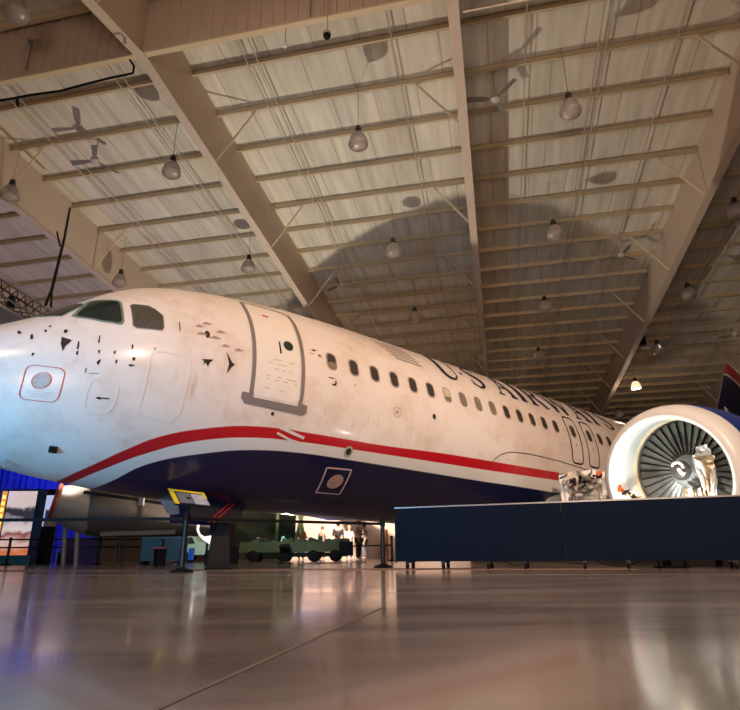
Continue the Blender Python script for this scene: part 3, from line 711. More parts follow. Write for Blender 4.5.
for i in range(14):
    x = 619+i*1.7+rnd.uniform(-1,1); y = 487+i*.85+rnd.uniform(-2,2)
    crumple([eap(x,y,10.42), eap(x+3.2,y+rnd.uniform(-1,1),10.40), eap(x+3.5,y+3,10.37), eap(x-.5,y+3.2,10.38)], rnd.uniform(0,40), .03, 'rust_hole', rnd.choice([m_orange, m_bronze, m_dark, m_bronze]), eng, nn=3)
for x, y in ((640,498),(646,499),(652,500),(657,499)):
    crumple([eap(x,y-2,10.55), eap(x+5,y-3,10.55), eap(x+6,y+3,10.5), eap(x,y+4,10.5)], x*.1, .03, 'debris', m_dark if x % 4 else m_bronze, eng, nn=3)
# stand
st = MB()
for x in (.9, 2.8):
    for y in (-.75, .75): st.box((x, y, -1.2), (.1,.1,.95))
    st.box((x, 0, -1.18), (.1, 1.7, .12))
for y in (-.75, .75): st.box((1.85, y, -1.10), (2.4,.1,.12))
st.build('engine_stand', m_blackmetal, eng)
MB().lathe([(.62,3.3),(.60,4.0),(.42,4.7),(.38,4.7)], 40, ax='X').build('exhaust_nozzle', m_grey, eng, True)

# ------------------------------------------------------------------ barrier wall
m_bar = mat('barrier_navy', (.0012,.006,.020), .65, var=.15, scale=1.2, spec=.08)
m_btrim = mat('barrier_trim', (.30,.28,.27), .35, .6)
PA = at(396, 561, 10.3); PA.z = .0
PBp = at(740, 561, 8.55)
PM = at(567, 561, 9.33)
def top_h(px, py, Y): return at(px, py, Y).z
def barrier(p, q, label):
    p = V((p.x, p.y, 0)); q = V((q.x, q.y, 0)); dr = (q-p); ln = dr.length; a = atan2(dr.y, dr.x)
    r = empty('barrier_panel', (p+q)/2, a); tag(r, label, 'barrier', 'navy rolling barrier panels in front of the engine')
    H0, H1 = .10, .985
    MB().box((0, 0, (H0+H1)/2), (ln-.02, .05, H1-H0-.03)).build('panel', m_bar, r)
    MB().box((0, 0, H1-.005), (ln, .062, .022)).build('top_rail', m_btrim, r)
    MB().box((-ln/2+.008, 0, (H0+H1)/2), (.014, .06, H1-H0)).build('end_post', m_black, r)
    for x in (-ln/2+.25, -ln/2+.85, 0.2, ln/2-.6):
        for y in (-.16, .16):
            c_ = MB().lathe([(.004,-.018),(.045,-.018),(.05,-.01),(.05,.01),(.045,.018),(.004,.018)], 18, (x, y, .05), 'X').build('caster', m_black, r, True)
            MB().box((x, y, .095), (.05,.05,.02)).build('caster_fork', m_grey, c_)
        MB().box((x, 0, .105), (.05,.4,.02)).build('foot_bar', m_blackmetal, r)
    return r
dB = (PBp-PA).normalized()
barrier(PA, PM, 'left navy panel of the rolling barrier, ending beside the black stanchion')
barrier(PM, PM+(PM-PA)*1.0*V((1,1,1)).normalized().length if False else PM+(PBp-PM).normalized()*4.0, 'right navy panel of the rolling barrier directly below the engine')

# ------------------------------------------------------------------ stanchions and belts
def stanchion(loc, label, h=.87, belt_to=None, bh=.785, group=None, second=None):
    r = empty('belt_stanchion', loc); tag(r, label, 'stanchion', group)
    MB().lathe([(.001,.0),(.18,.0),(.18,.012),(.16,.03),(.07,.055),(.04,.07),(.001,.07)], 32).build('base', m_black, r, True)
    MB().lathe([(.001,.05),(.042,.05),(.042,h-.1),(.001,h-.1)], 20).build('post', m_blackmetal, r, True)
    MB().lathe([(.001,h-.12),(.05,h-.12),(.05,h-.02),(.03,h),(.001,h)], 20).build('belt_head', m_black, r, True)
    for hh in ([bh] if second is None else [bh, second]):
        if belt_to is not None:
            d_ = V(belt_to)-V(loc); d_.z = 0; nn = V((-d_.y, d_.x, 0)).normalized()*.002
            b_ = MB(); b_.quadbox([V((0,0,hh-.025))-nn, d_+V((0,0,hh-.025))-nn, d_+V((0,0,hh+.025))-nn, V((0,0,hh+.025))-nn], nn, .004); b_.build('belt', m_black, r)
    return r
P1 = ground(183, 9.4); P2 = ground(383, 11.6); P0 = ground(-25, 9.3)
stanchion(P0, 'black belt stanchion cut off by the left edge, in the front row', belt_to=P1)
stanchion(P1, 'black belt stanchion under the yellow-edged sign, with a domed base', belt_to=P2, h=.88)
stanchion(P2, 'black belt stanchion standing just left of the navy barrier')
g2 = [ground(-40,20), ground(8,20), ground(98,20.5), ground(178,22)]
for i, (p, lb) in enumerate(zip(g2, ['far black stanchion beyond the left edge', 'far black stanchion in front of the tall lit poster', 'far black stanchion under the beige aircraft fuselage', 'far black stanchion behind the sign post'])):
    stanchion(p, lb, belt_to=g2[i+1] if i < 3 else None, bh=.80, second=.55)
g3 = [ground(317,27), ground(392,22)]
stanchion(g3[0], 'black stanchion behind the olive green trailer, before the bright wall', belt_to=g3[1], bh=.55)
stanchion(g3[1], 'black post beside a thin yellow pole at the barrier end')
yp = MB().lathe([(.001,0),(.05,0),(.05,1.15),(.001,1.15)], 14).build('yellow_pole', m_orange); yp.location = ground(387,23.5); tag(yp, 'thin orange-yellow pole between the two black posts at the bright wall', 'pole')

# info sign on the front stanchion
sg = empty('information_sign', P1+V((0,0,0))); tag(sg, 'tilted information sign with yellow top and left border on a black post', 'sign')
def sgp(px, py, Y): return at(px, py, Y)-P1
q4 = [sgp(175,503.5,9.3), sgp(211.5,506.5,9.3), sgp(204,493,9.6), sgp(167.5,488.5,9.6)]
nrm = (q4[1]-q4[0]).cross(q4[3]-q4[0]).normalized()
if nrm.y > 0: nrm = -nrm
MB().quadbox(q4, -nrm, .03).build('panel', m_blackmetal, sg)
def qp(u, v): return q4[0].lerp(q4[1], u).lerp(q4[3].lerp(q4[2], u), v)
def face(u0, u1, v0, v1, name, m, off=.003): return MB().quadbox([qp(u0,v0)+nrm*off, qp(u1,v0)+nrm*off, qp(u1,v1)+nrm*off, qp(u0,v1)+nrm*off], nrm, .002).build(name, m, sg)
face(0,.14,0,1,'yellow_border',m_yellow); face(.14,1,.86,1,'yellow_border',m_yellow); face(.92,1,.55,.86,'yellow_border',m_yellow)
face(.17,.56,.08,.80,'text_block',mat('sign_grey',(.12,.12,.13),.5,var=.3,scale=40)); face(.58,.97,.06,.80,'photo_block',mat('sign_photo',(.42,.40,.44),.5,var=.6,scale=14))
tl = MB()
for i in range(5):
    v = .16+i*.13; tl.quadbox([qp(.20,v)+nrm*.006, qp(.53,v)+nrm*.006, qp(.53,v+.035)+nrm*.006, qp(.20,v+.035)+nrm*.006], nrm, .001)
tl.build('text_lines', m_grey, sg)
MB().box(V((0,0.04,.98)), (.05,.05,.26)).build('neck', m_black, sg)

# ------------------------------------------------------------------ ceiling fittings
m_acr = mat('lamp_acrylic', (.66,.58,.53), .3, var=.2, scale=20, trans=.75)
m_cap = mat('lamp_cap', (.05,.05,.05), .35, .5)
def highbay(lit=False):
    r = empty('high_bay_lamp')
    MB().lathe([(.001,.30),(.07,.30),(.09,.24),(.09,.12),(.12,.10),(.12,.06),(.001,.06)], 16).build('ballast_housing', m_cap, r, True)
    bell = [(.10,.08),(.16,.04),(.22,-.08),(.265,-.22),(.275,-.30),(.262,-.34),(.255,-.30),(.21,-.08),(.15,.03),(.09,.07)]
    if not lit: bell = bell[:6]+[(.20,-.40),(.10,-.43),(.001,-.44)]
    MB().lathe(bell, 24).build('reflector', m_acr if not lit else mat('lit_reflector', (.9,.8,.7), .4, emit=(1,.62,.38), es=1.3), r, True)
    if lit: MB().lathe([(.001,.0),(.05,-.04),(.06,-.12),(.001,-.2)], 12).build('bulb', mat('lit_bulb', (1,.9,.8), .5, emit=(1,.8,.6), es=14), r, True)
    MB().tube([(0,0,.3), (0,0,1.9)], .009, 6).build('hanging_cable', m_grey, r)
    return r
lamp0 = highbay(); tag(lamp0, None, 'lamp', 'unlit high bay lamps hanging from the hangar roof')
words = {(-14,1.3):'unlit bell lamp at far left, high above the windshield', (-8.5,1.35):'unlit bell lamp between the two left rafters above the cockpit', (-8.95,-4.1):'blurred bell lamp at the top left corner of the picture',
 (-2.87,1.35):'unlit bell lamp just below the black dome camera', (2.7,1.35):'large unlit bell lamp at upper right between the centre and right rafters',
 (-13.8,6.7):'unlit bell lamp hanging against the far left rafter', (-8.4,6.75):'unlit bell lamp above the gap between windshield and door',
 (-2.87,6.75):'unlit bell lamp left of the centre rafter at mid height', (2.7,6.8):'unlit bell lamp right of the centre rafter at mid height', (8.3,6.75):'unlit bell lamp cut by the right edge',
 (-2.85,12.1):'small unlit bell lamp above the flag lines on the fuselage', (2.7,12.2):'unlit bell lamp second down right of the centre rafter', (8.3,12.2):'unlit bell lamp right of the wide right rafter',
 (2.7,17.6):'small distant bell lamp above the word AIRWAYS', (8.35,17.8):'unlit bell lamp beside the black camera on the right rafter',
 (8.3,28.4):'tiny distant lamp just above the engine ring', (-8.4,12.2):'unlit bell lamp behind the passenger door', (-13.8,12.2):'unlit bell lamp beyond the cockpit roof'}
first = True
for (v, d), lb in words.items():
    if (v, d) in ((-8.4,12.2), (-13.8,12.2)): continue
    o = lamp0 if first else copy_tree(lamp0); first = False
    o.location = B(v, d, roofz(d)-1.6); o['label'] = lb
ll = highbay(True); ll.location = B(8.3, 23.0, roofz(23)-1.6); tag(ll, 'the only lit bell lamp, glowing warm above the engine', 'lamp')
m_fan = mat('fan_blade_paint', (.20,.18,.16), .4); m_motor = mat('fan_motor', (.55,.48,.42), .4)
def cfan():
    r = empty('ceiling_fan')
    MB().lathe([(.001,.12),(.10,.10),(.14,.02),(.13,-.05),(.06,-.09),(.001,-.09)], 20).build('motor', m_motor, r, True)
    MB().tube([(0,0,.1), (0,0,.95)], .02, 8).build('down_rod', m_conduit, r)
    MB().lathe([(.001,.95),(.07,.95),(.05,.86),(.001,.86)], 14).build('canopy', m_conduit, r, True)
    for k in range(3):
        a = 2*pi*k/3; R_ = Matrix.Rotation(a, 3, 'Z')
        bb = MB(); bb.add([R_ @ V(p) for p in ((.12,-.04,-.03),(.12,.04,-.01),(.35,.08,.0),(.78,.09,.0),(.80,-.07,-.05),(.35,-.06,-.04))]+[R_ @ (V(p)+V((0,0,.012))) for p in ((.12,-.04,-.03),(.12,.04,-.01),(.35,.08,.0),(.78,.09,.0),(.80,-.07,-.05),(.35,-.06,-.04))],
            [(5,4,3,2,1,0),(6,7,8,9,10,11)]+[(i,(i+1)%6,6+(i+1)%6,6+i) for i in range(6)]); bb.build('blade', m_fan, r)
    return r
f0 = cfan(); tag(f0, None, 'ceiling fan', 'three-blade ceiling fans')
for i, (v, d, rz_, lb) in enumerate(((-11.4,1.6,.9,'three-blade ceiling fan at upper left beside the hanging bell lamp'), (.9,1.7,1.0,'three-blade ceiling fan right of the centre rafter near the top'), (5.6,10.45,.5,'three-blade ceiling fan between centre and right rafters'), (-5.85,10.5,.3,'dim three-blade fan left of the centre rafter above the fuselage'), (12.45,19.2,.5,'distant three-blade fan above the tail fin'))):
    o = f0 if i == 0 else copy_tree(f0)
    o.location = B(v, d, roofz(d)-.75); o.rotation_euler.z = rz_; o['label'] = lb
# dome camera
dc = empty('dome_camera', at(327, 35, 9.6)); tag(dc, 'small black dome camera hanging in front of the corrugated panel', 'camera')
MB().lathe([(.001,.10),(.06,.10),(.085,.05),(.085,0),(.001,0)], 20).build('housing', m_motor, dc, True)
MB().lathe([(.082,0),(.078,-.05),(.05,-.09),(.001,-.10)], 20).build('dome', m_black, dc, True)
MB().tube([(0,0,.1), (0,0,2.1)], .014, 6).build('drop_pipe', m_conduit, dc)
sd_ = empty('smoke_sensor', at(285, 46, 9.9)); tag(sd_, 'tiny white sensor under the corrugated panel, left of the dome camera', 'sensor')
MB().lathe([(.001,.05),(.05,.05),(.05,-.02),(.001,-.04)], 16).build('body', m_white, sd_, True); MB().tube([(0,0,.05),(0,0,.6)], .012, 6).build('stem', m_conduit, sd_)
# black camera on the right rafter
cm = empty('rafter_camera', at(642, 341, 29)); tag(cm, 'small black camera fixed to the wide right rafter', 'camera')
MB().box((0,0,0), (.26,.3,.55)).build('housing', m_black, cm); MB().box((.1,-.1,-.42), (.5,.05,.06)).build('arm', m_white, cm)
# black cable along the curtain
cp = [(-6,101,-2.35),(10,99,0),(30,95,0),(60,91,0),(90,83,0),(110,78,0),(125,75,0),(133,73,0),(134,66,0),(130,60,0)]
def onv(px, py, d):
    r_ = ray(px, py); O3 = O.copy(); t = (O3.dot(DN)+d)/(r_.dot(DN)); return CAM+r_*t
cb = MB().tube([onv(x, y, -2.5) for x, y, _ in cp], .028, 6).build('black_cable', m_black); tag(cb, 'black cable draped along the bottom edge of the corrugated panel', 'cable')
MB().tube([onv(17,98,-2.5), onv(18,106,-2.5)], .03, 6).build('cable_end', m_black, cb)
# rope from the rafter to the cockpit roof
ra, rb_, rc = B(-14.3, 3.9, roofz(3.9)-.1), None, None
p_top = at(70, 208, 17.0); p_mid = at(52, 289, 12.2); p_bot = at(46, 306, 11.4)
rp_ = MB().tube([p_top, p_top.lerp(p_mid, .45)+V((.03,0,-.06)), p_mid], .035, 6); rp_.tube([p_mid, at(45.5,305,11.7)], .03, 6).tube([p_mid, at(51,307,11.7)], .022, 6).tube([at(57,232,16.0), at(60,246,15.2)], .03, 6)
tag(rp_.build('hanging_rope', m_black), 'black rope hanging from the far left rafter down behind the cockpit', 'rope')
# lighting truss
ta, tb_ = at(-30, 272, 13.5), at(50, 322, 15.5)
tr = empty('lighting_truss', (ta+tb_)/2); tag(tr, 'black lighting truss at left edge behind the cockpit roof', 'truss')
dd = (tb_-ta); n_ = 10; cen = (ta+tb_)/2
U_ = V((0,0,1)); W_ = dd.normalized().cross(U_)
cor = [U_*.2+W_*.2, U_*.2-W_*.2, -U_*.2-W_*.2, -U_*.2+W_*.2]
ch = MB()
for c_ in cor: ch.tube([ta-cen+c_, tb_-cen+c_], .03, 6)
ch.build('chords', mat('truss_grey', (.10,.08,.075), .5), tr); lc = MB()
for i in range(n_):
    for k in range(4):
        a = ta.lerp(tb_, i/n_)-cen+cor[k]; b_ = ta.lerp(tb_, (i+1)/n_)-cen+cor[(k+1)%4]; lc.tube([a, b_], .015, 5)
lc.build('lacing', m_blackmetal, tr)
for i, t in enumerate((.3, .5)):
    hp_ = ta.lerp(tb_, t)-cen+V((0,0,-.1)); MB().lathe([(.001,.14),(.09,.14),(.11,-.14),(.10,-.14),(.09,-.05),(.001,-.05)], 14, hp_).build('spot_lamp', m_blackmetal, tr, True)
scr = MB().quadbox([at(-40,285,16), at(30,322,16), at(-10,345,16), at(-60,345,16)], (0,1,0), .02).build('hanging_banner', mat('banner_cloth', (.35,.28,.30), .7)); scr.location = (0,0,0); tag(scr, 'pale slanting cloth banner below the lighting truss at left', 'banner')

# ------------------------------------------------------------------ BACKGROUND under the nose
m_drape = mat('blue_drape', (.01,.03,.55), .7, var=.3, scale=2)
dr_ = MB(); pA, pB = ground(-90, 31), ground(92, 31); k = 90; vs = []
for i in range(k+1):
    p = pA.lerp(pB, i/k)+V((0, .08*sin(i*1.9), 0)); vs += [p, p+V((0,0,5.4))]
dr_.add(vs, [(2*i, 2*i+2, 2*i+3, 2*i+1) for i in range(k)]); tag(dr_.build('blue_drape', m_drape), 'bright blue lit drape wall behind the posters at left', 'drape')
# kiosk with poster
def kiosk_poster():
    m, nt, b = newmat('poster_print'); N, L = nt.nodes, nt.links
    tc = N.new('ShaderNodeTexCoord'); sp = N.new('ShaderNodeSeparateXYZ'); L.new(tc.outputs['Object'], sp.inputs[0])
    nn = N.new('ShaderNodeTexNoise'); nn.inputs['Scale'].default_value = 1.6; nn.inputs['Detail'].default_value = 6; L.new(tc.outputs['Object'], nn.inputs['Vector'])
    ad = N.new('ShaderNodeMath'); ad.operation = 'MULTIPLY_ADD'; ad.inputs[1].default_value = .9; L.new(nn.outputs['Fac'], ad.inputs[0]); L.new(sp.outputs['Z'], ad.inputs[2])
    mr = N.new('ShaderNodeMapRange'); mr.inputs['From Min'].default_value = .6; mr.inputs['From Max'].default_value = 2.9; L.new(ad.outputs[0], mr.inputs['Value'])
    cr = N.new('ShaderNodeValToRGB'); e = cr.color_ramp.elements; e[0].position = 0; e[0].color = (.75,.35,.2,1); e[1].position = 1; e[1].color = (.72,.60,.58,1)
    for p, c_ in ((.12,(.7,.16,.04,1)),(.24,(.75,.55,.5,1)),(.36,(.25,.05,.05,1)),(.44,(.8,.7,.7,1)),(.56,(.6,.55,.6,1)),(.66,(.03,.03,.05,1)),(.74,(.04,.04,.06,1)),(.80,(.7,.6,.6,1))):
        q = e.new(p); q.color = c_
    L.new(mr.outputs[0], cr.inputs['Fac']); L.new(cr.outputs['Color'], b.inputs['Base Color']); L.new(cr.outputs['Color'], b.inputs['Emission Color']); b.inputs['Emission Strength'].default_value = .7
    return m
kc = ground(8, 21.5)
kk = empty('poster_kiosk', kc, RAD(3)); tag(kk, 'tall blue kiosk at left edge with backlit crash poster', 'display kiosk')
MB().box((0,.3,1.30), (1.45,.5,2.6)).build('cabinet', mat('kiosk_blue', (.01,.04,.14), .6, spec=.1), kk)
MB().box((.12,.04,1.42), (1.0,.03,2.2)).build('poster', kiosk_poster(), kk)
MB().box((-.52,.04,1.42), (.16,.03,2.2)).build('title_strip', mat('title_strip', (.75,.35,.04), .5, emit=(1,.45,.05), es=.6), kk)
mtl = mat('title_letters', (.9,.75,.2), .5, emit=(1,.8,.25), es=1.1)
for i in range(9): MB().box((-.52,.02,.55+i*.22), (.10,.01,.13)).build('title_letter', mtl, kk)
MB().box((0,.02,.16), (1.45,.06,.3)).build('plinth', mat('kiosk_teal', (.02,.16,.28), .4), kk)
k2 = empty('second_poster', ground(42, 24)); tag(k2, 'narrow lit poster board right of the tall kiosk', 'display board')
MB().box((0,0,1.42), (.75,.1,2.84)).build('board', m_blackmetal, k2)
MB().box((-.02,-.06,2.0), (.55,.02,1.2)).build('print', mat('sky_print', (.5,.55,.75), .5, var=.6, scale=2, emit=(.5,.55,.9), es=.8), k2)
mo = empty('touch_screen', ground(45, 20.5)); tag(mo, 'small screen on a post in front of the blue drape', 'screen')
MB().tube([(0,0,0),(0,0,1.3)], .04).build('post', m_black, mo); MB().box((0,-.02,1.5), (.40,.06,.55)).build('housing', m_grey, mo); MB().box((0,-.055,1.58), (.32,.01,.28)).build('display', mat('screen_blue', (.01,.02,.08), .2, emit=(.02,.05,.3), es=.5), mo)
MB().box((0,-.055,1.33), (.08,.01,.10)).build('yellow_label', m_yellow, mo); MB().lathe([(.001,0),(.2,0),(.2,.02),(.001,.02)], 20).build('base', m_black, mo, True)
fp = MB().quadbox([ground(62,22)+V((0,0,0)), ground(100,22.2), ground(100,22.2)+V((0,0,.9)), ground(62,22)+V((0,0,.9))], (0,1,0), .05).build('purple_skirt_panel', mat('purple_cloth', (.06,.03,.15), .7, var=.5, scale=3)); tag(fp, 'dark purple cloth panel standing behind the low belts at left', 'cloth panel')

# parked beige aircraft behind the nose
m_beige = mat('beige_paint', (.085,.066,.052), .5, var=.35, scale=.9, bump=.1)
pk = empty('parked_aircraft', ground(130, 19)); tag(pk, 'beige vintage aircraft fuselage with round intake parked beyond the airliner nose', 'aircraft')
def pkp(px, py, Y): return at(px, py, Y)-pk.location
ctr = [(88,510,18.6,.72),(100,510,18.7,.80),(125,512,19.0,.76),(150,516,19.4,.66),(175,520,19.8,.52),(200,524,20.2,.40),(215,526,20.5,.33)]
mb = MB(); mb.tube([pkp(x, y, Y) for x, y, Y, _ in ctr], [r for *_, r in ctr], 28); mb.build('fuselage', m_beige, pk, True)
MB().tube([pkp(89,510,18.62), pkp(91,510,18.66)], [.78,.80], 28).build('canopy_frame', mat('teal_frame', (.06,.10,.09), .4), pk, True)
MB().tube([pkp(84,492,17.9), pkp(120,497,18.1), pkp(180,506,18.6), pkp(230,514,19)], .05, 8).build('dorsal_pipe', m_blackmetal, pk)
MB().box(pkp(142,498,18.1), (.14,.1,.42)).build('pipe_clamp', m_grey, pk)
m_int = mat('intake_cream', (.24,.20,.17), .5)
MB().tube([pkp(56,502,18.0), pkp(70,505,18.2), pkp(90,511,18.6)], [.50,.62,.72], 28).build('intake', m_int, pk, True)
ri = MB(); c0 = pkp(55.5,501,17.95); ax_ = (pkp(56,502,18.0)-pkp(70,505,18.2)).normalized(); u_ = ax_.cross(V((0,0,1))).normalized(); w_ = ax_.cross(u_)
ri.tube([c0+(u_*cos(2*pi*k/24)+w_*sin(2*pi*k/24))*.47 for k in range(25)], .07, 8, cap=False); ri.build('intake_ring', mat('ring_brown', (.20,.05,.03), .5), pk, True)
MB().tube([c0+ax_*.02, c0+ax_*.03], [.44,.44], 24).build('intake_hole', m_dark, pk)
for x, Y in ((64.5,18.5),(77,18.4),(120,19),(125,19.3)):
    b0 = ground(x, Y)-pk.location; MB().tube([b0, pkp(x+1,520,Y)], .045 if x > 100 else .07, 8).build('landing_leg', m_int if x < 100 else m_blackmetal, pk)
wp = MB().quadbox([pkp(100,536,18), pkp(175,534,19), pkp(172,530,21), pkp(104,531,20.5)], (0,0,1), .12).build('wing_stub', mat('dark_beige', (.12,.09,.07), .5), pk)
# small clutter
def ring_chair(px, Y, label, m):
    r = empty('tube_frame_stand', ground(px, Y)); tag(r, label, 'stand'); MB().tube([(-.14,0,0)]+[(-.14*cos(pi*k/10), 0, .42+.16*sin(pi*k/10)) for k in range(11)]+[(.14,0,0)], .025, 6).build('frame', m, r); MB().box((0,.03,.2), (.24,.02,.38)).build('infill', m_black, r)
ring_chair(61, 21, 'small arched pale tube frame on the floor under the round intake', m_int)
cab = empty('teal_equipment_cabinet', ground(164, 17.5)); tag(cab, 'long low teal cabinet under the beige aircraft', 'cabinet')
MB().box((0,0,.42), (1.15,.5,.62)).build('body', mat('teal_paint', (.012,.05,.075), .5), cab); MB().box((0,0,.74), (1.2,.55,.03)).build('top', mat('teal_top', (.05,.10,.11), .4), cab)
for x in (-.5,.5): MB().box((x,0,.06), (.06,.4,.11)).build('foot', m_black, cab)
bb_ = empty('black_sign_bin', ground(160, 15.8)); tag(bb_, 'small black bin with a red top in front of the teal cabinet', 'bin')
MB().lathe([(.001,0),(.15,0),(.17,.42),(.001,.42)], 4).build('body', m_black, bb_); MB().box((0,0,.44), (.27,.27,.04)).build('lid', mat('dull_red', (.25,.03,.03), .5), bb_); MB().tube([(.05,0,.45),(.06,0,.62),(0,0,.64)], .03, 8).build('spout', m_black, bb_)
ls = empty('lit_light_box', ground(141.5, 20)); tag(ls, 'small glowing cream light box left of the teal cabinet', 'light box')
MB().box((0,0,.92), (.26,.06,.14)).build('screen', mat('glow_cream', (.9,.8,.6), .5, emit=(1,.75,.5), es=2.2), ls); MB().box((0,.04,.45), (.05,.05,.9)).build('post', m_black, ls)
# floodlights in front of each engine (the light sources of the display)
def flood(loc, aim, label, es=12):
    r = empty('floodlight', (loc[0], loc[1], 0)); tag(r, label, 'floodlight')
    a = atan2(aim[1]-loc[1], aim[0]-loc[0]); r.rotation_euler.z = a-pi/2; h = loc[2]
    Rt = Matrix.Rotation(RAD(40), 3, 'X')
    MB().box((0,0,h), (.34,.12,.24), Rt).build('housing', m_blackmetal, r)
    MB().box(V((0,0,h))+Rt @ V((0,.064,0)), (.28,.008,.18), Rt).build('lens', mat('flood_lens', (.9,.95,1), .4, emit=(.85,.95,1), es=es), r)
    MB().box((0,0,h/2-.02), (.40,.03,.03)).box((-.19,0,h/2), (.02,.03,h)).box((.19,0,h/2), (.02,.03,h)).build('yoke', m_black, r); MB().box((0,0,.01), (.45,.25,.02)).build('base', m_black, r)
    return r
L1P = V((AW((10.12,5.5,0)).x, AW((10.12,5.5,0)).y, .42)); L2P = V((4.62, 9.52, .36))
flood(L1P, AW((11, 5.75, 0)), 'small floodlight glowing on the floor far under the airliner belly')
flood(L2P, EC, 'floodlight on the floor between the navy barrier and the engine')
sw = MB().quadbox([ground(228,19),ground(237,19),ground(237,19)+V((0,0,.5)),ground(228,19)+V((0,0,.5))], (0,1,0), .2).build('black_equipment_case', m_black); tag(sw, 'black equipment case beside the glowing floodlight', 'case')

# pale green car, glowing shape in place of lit wall behind the pedestal
car = empty('pale_green_car', ground(201, 24.5)); tag(car, 'pale green small car behind the sign post', 'car')
m_cg = mat('pale_green', (.42,.55,.42), .4, var=.2, scale=2)
prof = [(-.9,.28),(-.9,.62),(-.72,.86),(-.62,1.0),(-.2,1.02),(-.02,.78),(.45,.66),(.85,.58),(.9,.28)]
MB().quadbox([(x,-.55,z) for x, z in prof], (0,1,0), 1.1).build('body', m_cg, car)
for x in (-.55, .5):
    for y in (-.57, .47): MB().lathe([(.001,0),(.2,0),(.24,.03),(.24,.10),(.001,.10)], 20, (0,0,0), 'X').build('wheel', m_black, car).location = (x, y, .24); 
for o in car.children:
    if o.name.startswith('wheel'): o.rotation_euler.z = pi/2
MB().quadbox([(-.66,-.56,.68),(-.58,-.56,.92),(-.24,-.56,.94),(-.12,-.56,.70)], (0,1,0), .01).build('side_window', m_glass, car)
pc = MB().quadbox([ground(188,22)+V((0,0,.1)),ground(193,22)+V((0,0,.1)),ground(193,22)+V((0,0,.5)),ground(188,22)+V((0,0,.5))], (0,1,0), .15).build('blue_box', mat('blue_plastic', (.02,.10,.55), .4)); tag(pc, 'small bright blue box next to the black stanchion post', 'box')
wf = MB(); W0 = 18.5  # lit wall showing through a gap, built as a glowing slab
pts = [(192,508.5),(199,509.5),(200,511),(198.5,530),(200,534),(204,536.5),(214,535),(216,537),(213,545),(209,544),(203,540),(198.5,535),(196.5,530),(198,512),(192,510.5)]
wf.quadbox([at(x, y, W0) for x, y in pts], (0,1,0), .06); o = wf.build('lit_wall_glimpse', mat('lit_wall_glow', (.85,.85,.85), .4, emit=(1,1,1), es=.8), loc=at(207,540,W0)); tag(o, 'bright white curved glimpse of lit wall behind the dark pedestal', 'lit wall')
MB().tube([V((0,0.05,0)), V((0,.05,-o.location.z))], .04, 8).build('support_leg', m_blackmetal, o)

# olive military trailer
m_olive = mat('olive_paint', (.055,.075,.022), .55, var=.4, scale=3, bump=.2); m_olive2 = mat('dark_olive', (.02,.03,.012), .6, var=.5, scale=3)
t0, t1 = ground(240, 23), ground(352, 23); tl_ = (t1-t0).length
tk = empty('olive_trailer', (t0+t1)/2); tag(tk, 'low olive green military trailer on the floor below the airliner belly', 'trailer')
MB().box((0,0,.42), (tl_,1.1,.16)).build('bed', m_olive, tk); MB().box((0,-.50,.60), (tl_*.96,.05,.22)).build('side_board', m_olive, tk)
MB().box((0,0,.25), (tl_*.9,.1,.16)).build('chassis', m_olive2, tk)
for x in (-1.5,-.4,.7,1.5):
    for y in (-.5,.45):
        w_ = MB().lathe([(.001,-.06),(.17,-.06),(.22,-.04),(.22,.04),(.17,.06),(.001,.06)], 20, ax='X').build('wheel', m_black, tk, True); w_.location = (x, y, .22); w_.rotation_euler.z = pi/2
for x, t in ((-.75,.0),(-.1,.35),(.35,-.3)): MB().tube([(x,0,.5),(x+t,0,1.9)], .07, 8).build('upright', m_olive, tk)
rnd = random.Random(8)
for i in range(26):
    x = rnd.uniform(-tl_/2+.2, tl_/2-.2); MB().box((x, rnd.uniform(-.3,.4), .62+rnd.uniform(0,.12)), (rnd.uniform(.15,.4),.3,rnd.uniform(.15,.35)), Matrix.Rotation(rnd.uniform(-.4,.4),3,'Y')).build('cargo_bundle', rnd.choice([m_olive, m_olive2, m_olive, mat('olive_light', (.09,.11,.04), .6)]), tk)
MB().box((tl_/2-.2,-.4,.45), (.5,.4,.5)).build('tool_box', m_black, tk)
def scrim(x0, x1, y0, y1, Y, seed, m, name, label, cat):
    o = crumple([at(x0,y0,Y), at(x1,y0,Y), at(x1,y1,Y), at(x0,y1,Y)], seed, .25, name, m, None, nn=16); tag(o, label, cat); return o
net = scrim(236, 296, 500, 556.5, 26, 3.3, mat('camouflage', (.02,.025,.012), .8, var=.8, scale=2.5), 'camouflage_net', 'dark camouflage netting hanging behind the olive trailer', 'net')
for x, y in ((261,545),(263,547),(283,541),(284,543)):
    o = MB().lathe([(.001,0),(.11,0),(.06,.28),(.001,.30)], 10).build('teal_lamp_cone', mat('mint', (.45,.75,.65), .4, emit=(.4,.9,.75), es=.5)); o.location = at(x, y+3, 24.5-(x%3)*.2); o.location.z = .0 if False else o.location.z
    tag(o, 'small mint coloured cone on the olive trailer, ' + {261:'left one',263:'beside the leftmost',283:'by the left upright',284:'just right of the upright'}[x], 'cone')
tn = crumple([at(256,538,24.5), at(270,540,24.5), at(269,546,24.3), at(262,545,24.3)], 2., .05, 'tan_tarp', mat('tan_cloth', (.38,.22,.14), .7), None); tag(tn, 'folded tan tarp above the mint cones on the trailer', 'tarp')

# bright exhibition wall
m_pw = mat('partition_white', (.80,.62,.52), .6, var=.06, scale=1)
w0, w1 = ground(286, 35), ground(470, 35)
pw = MB().box((0,0,1.9), ((w1-w0).length,.12,3.8)).build('exhibition_partition', m_pw); pw.location = (w0+w1)/2; tag(pw, 'bright pinkish white partition wall behind the visitors', 'partition')

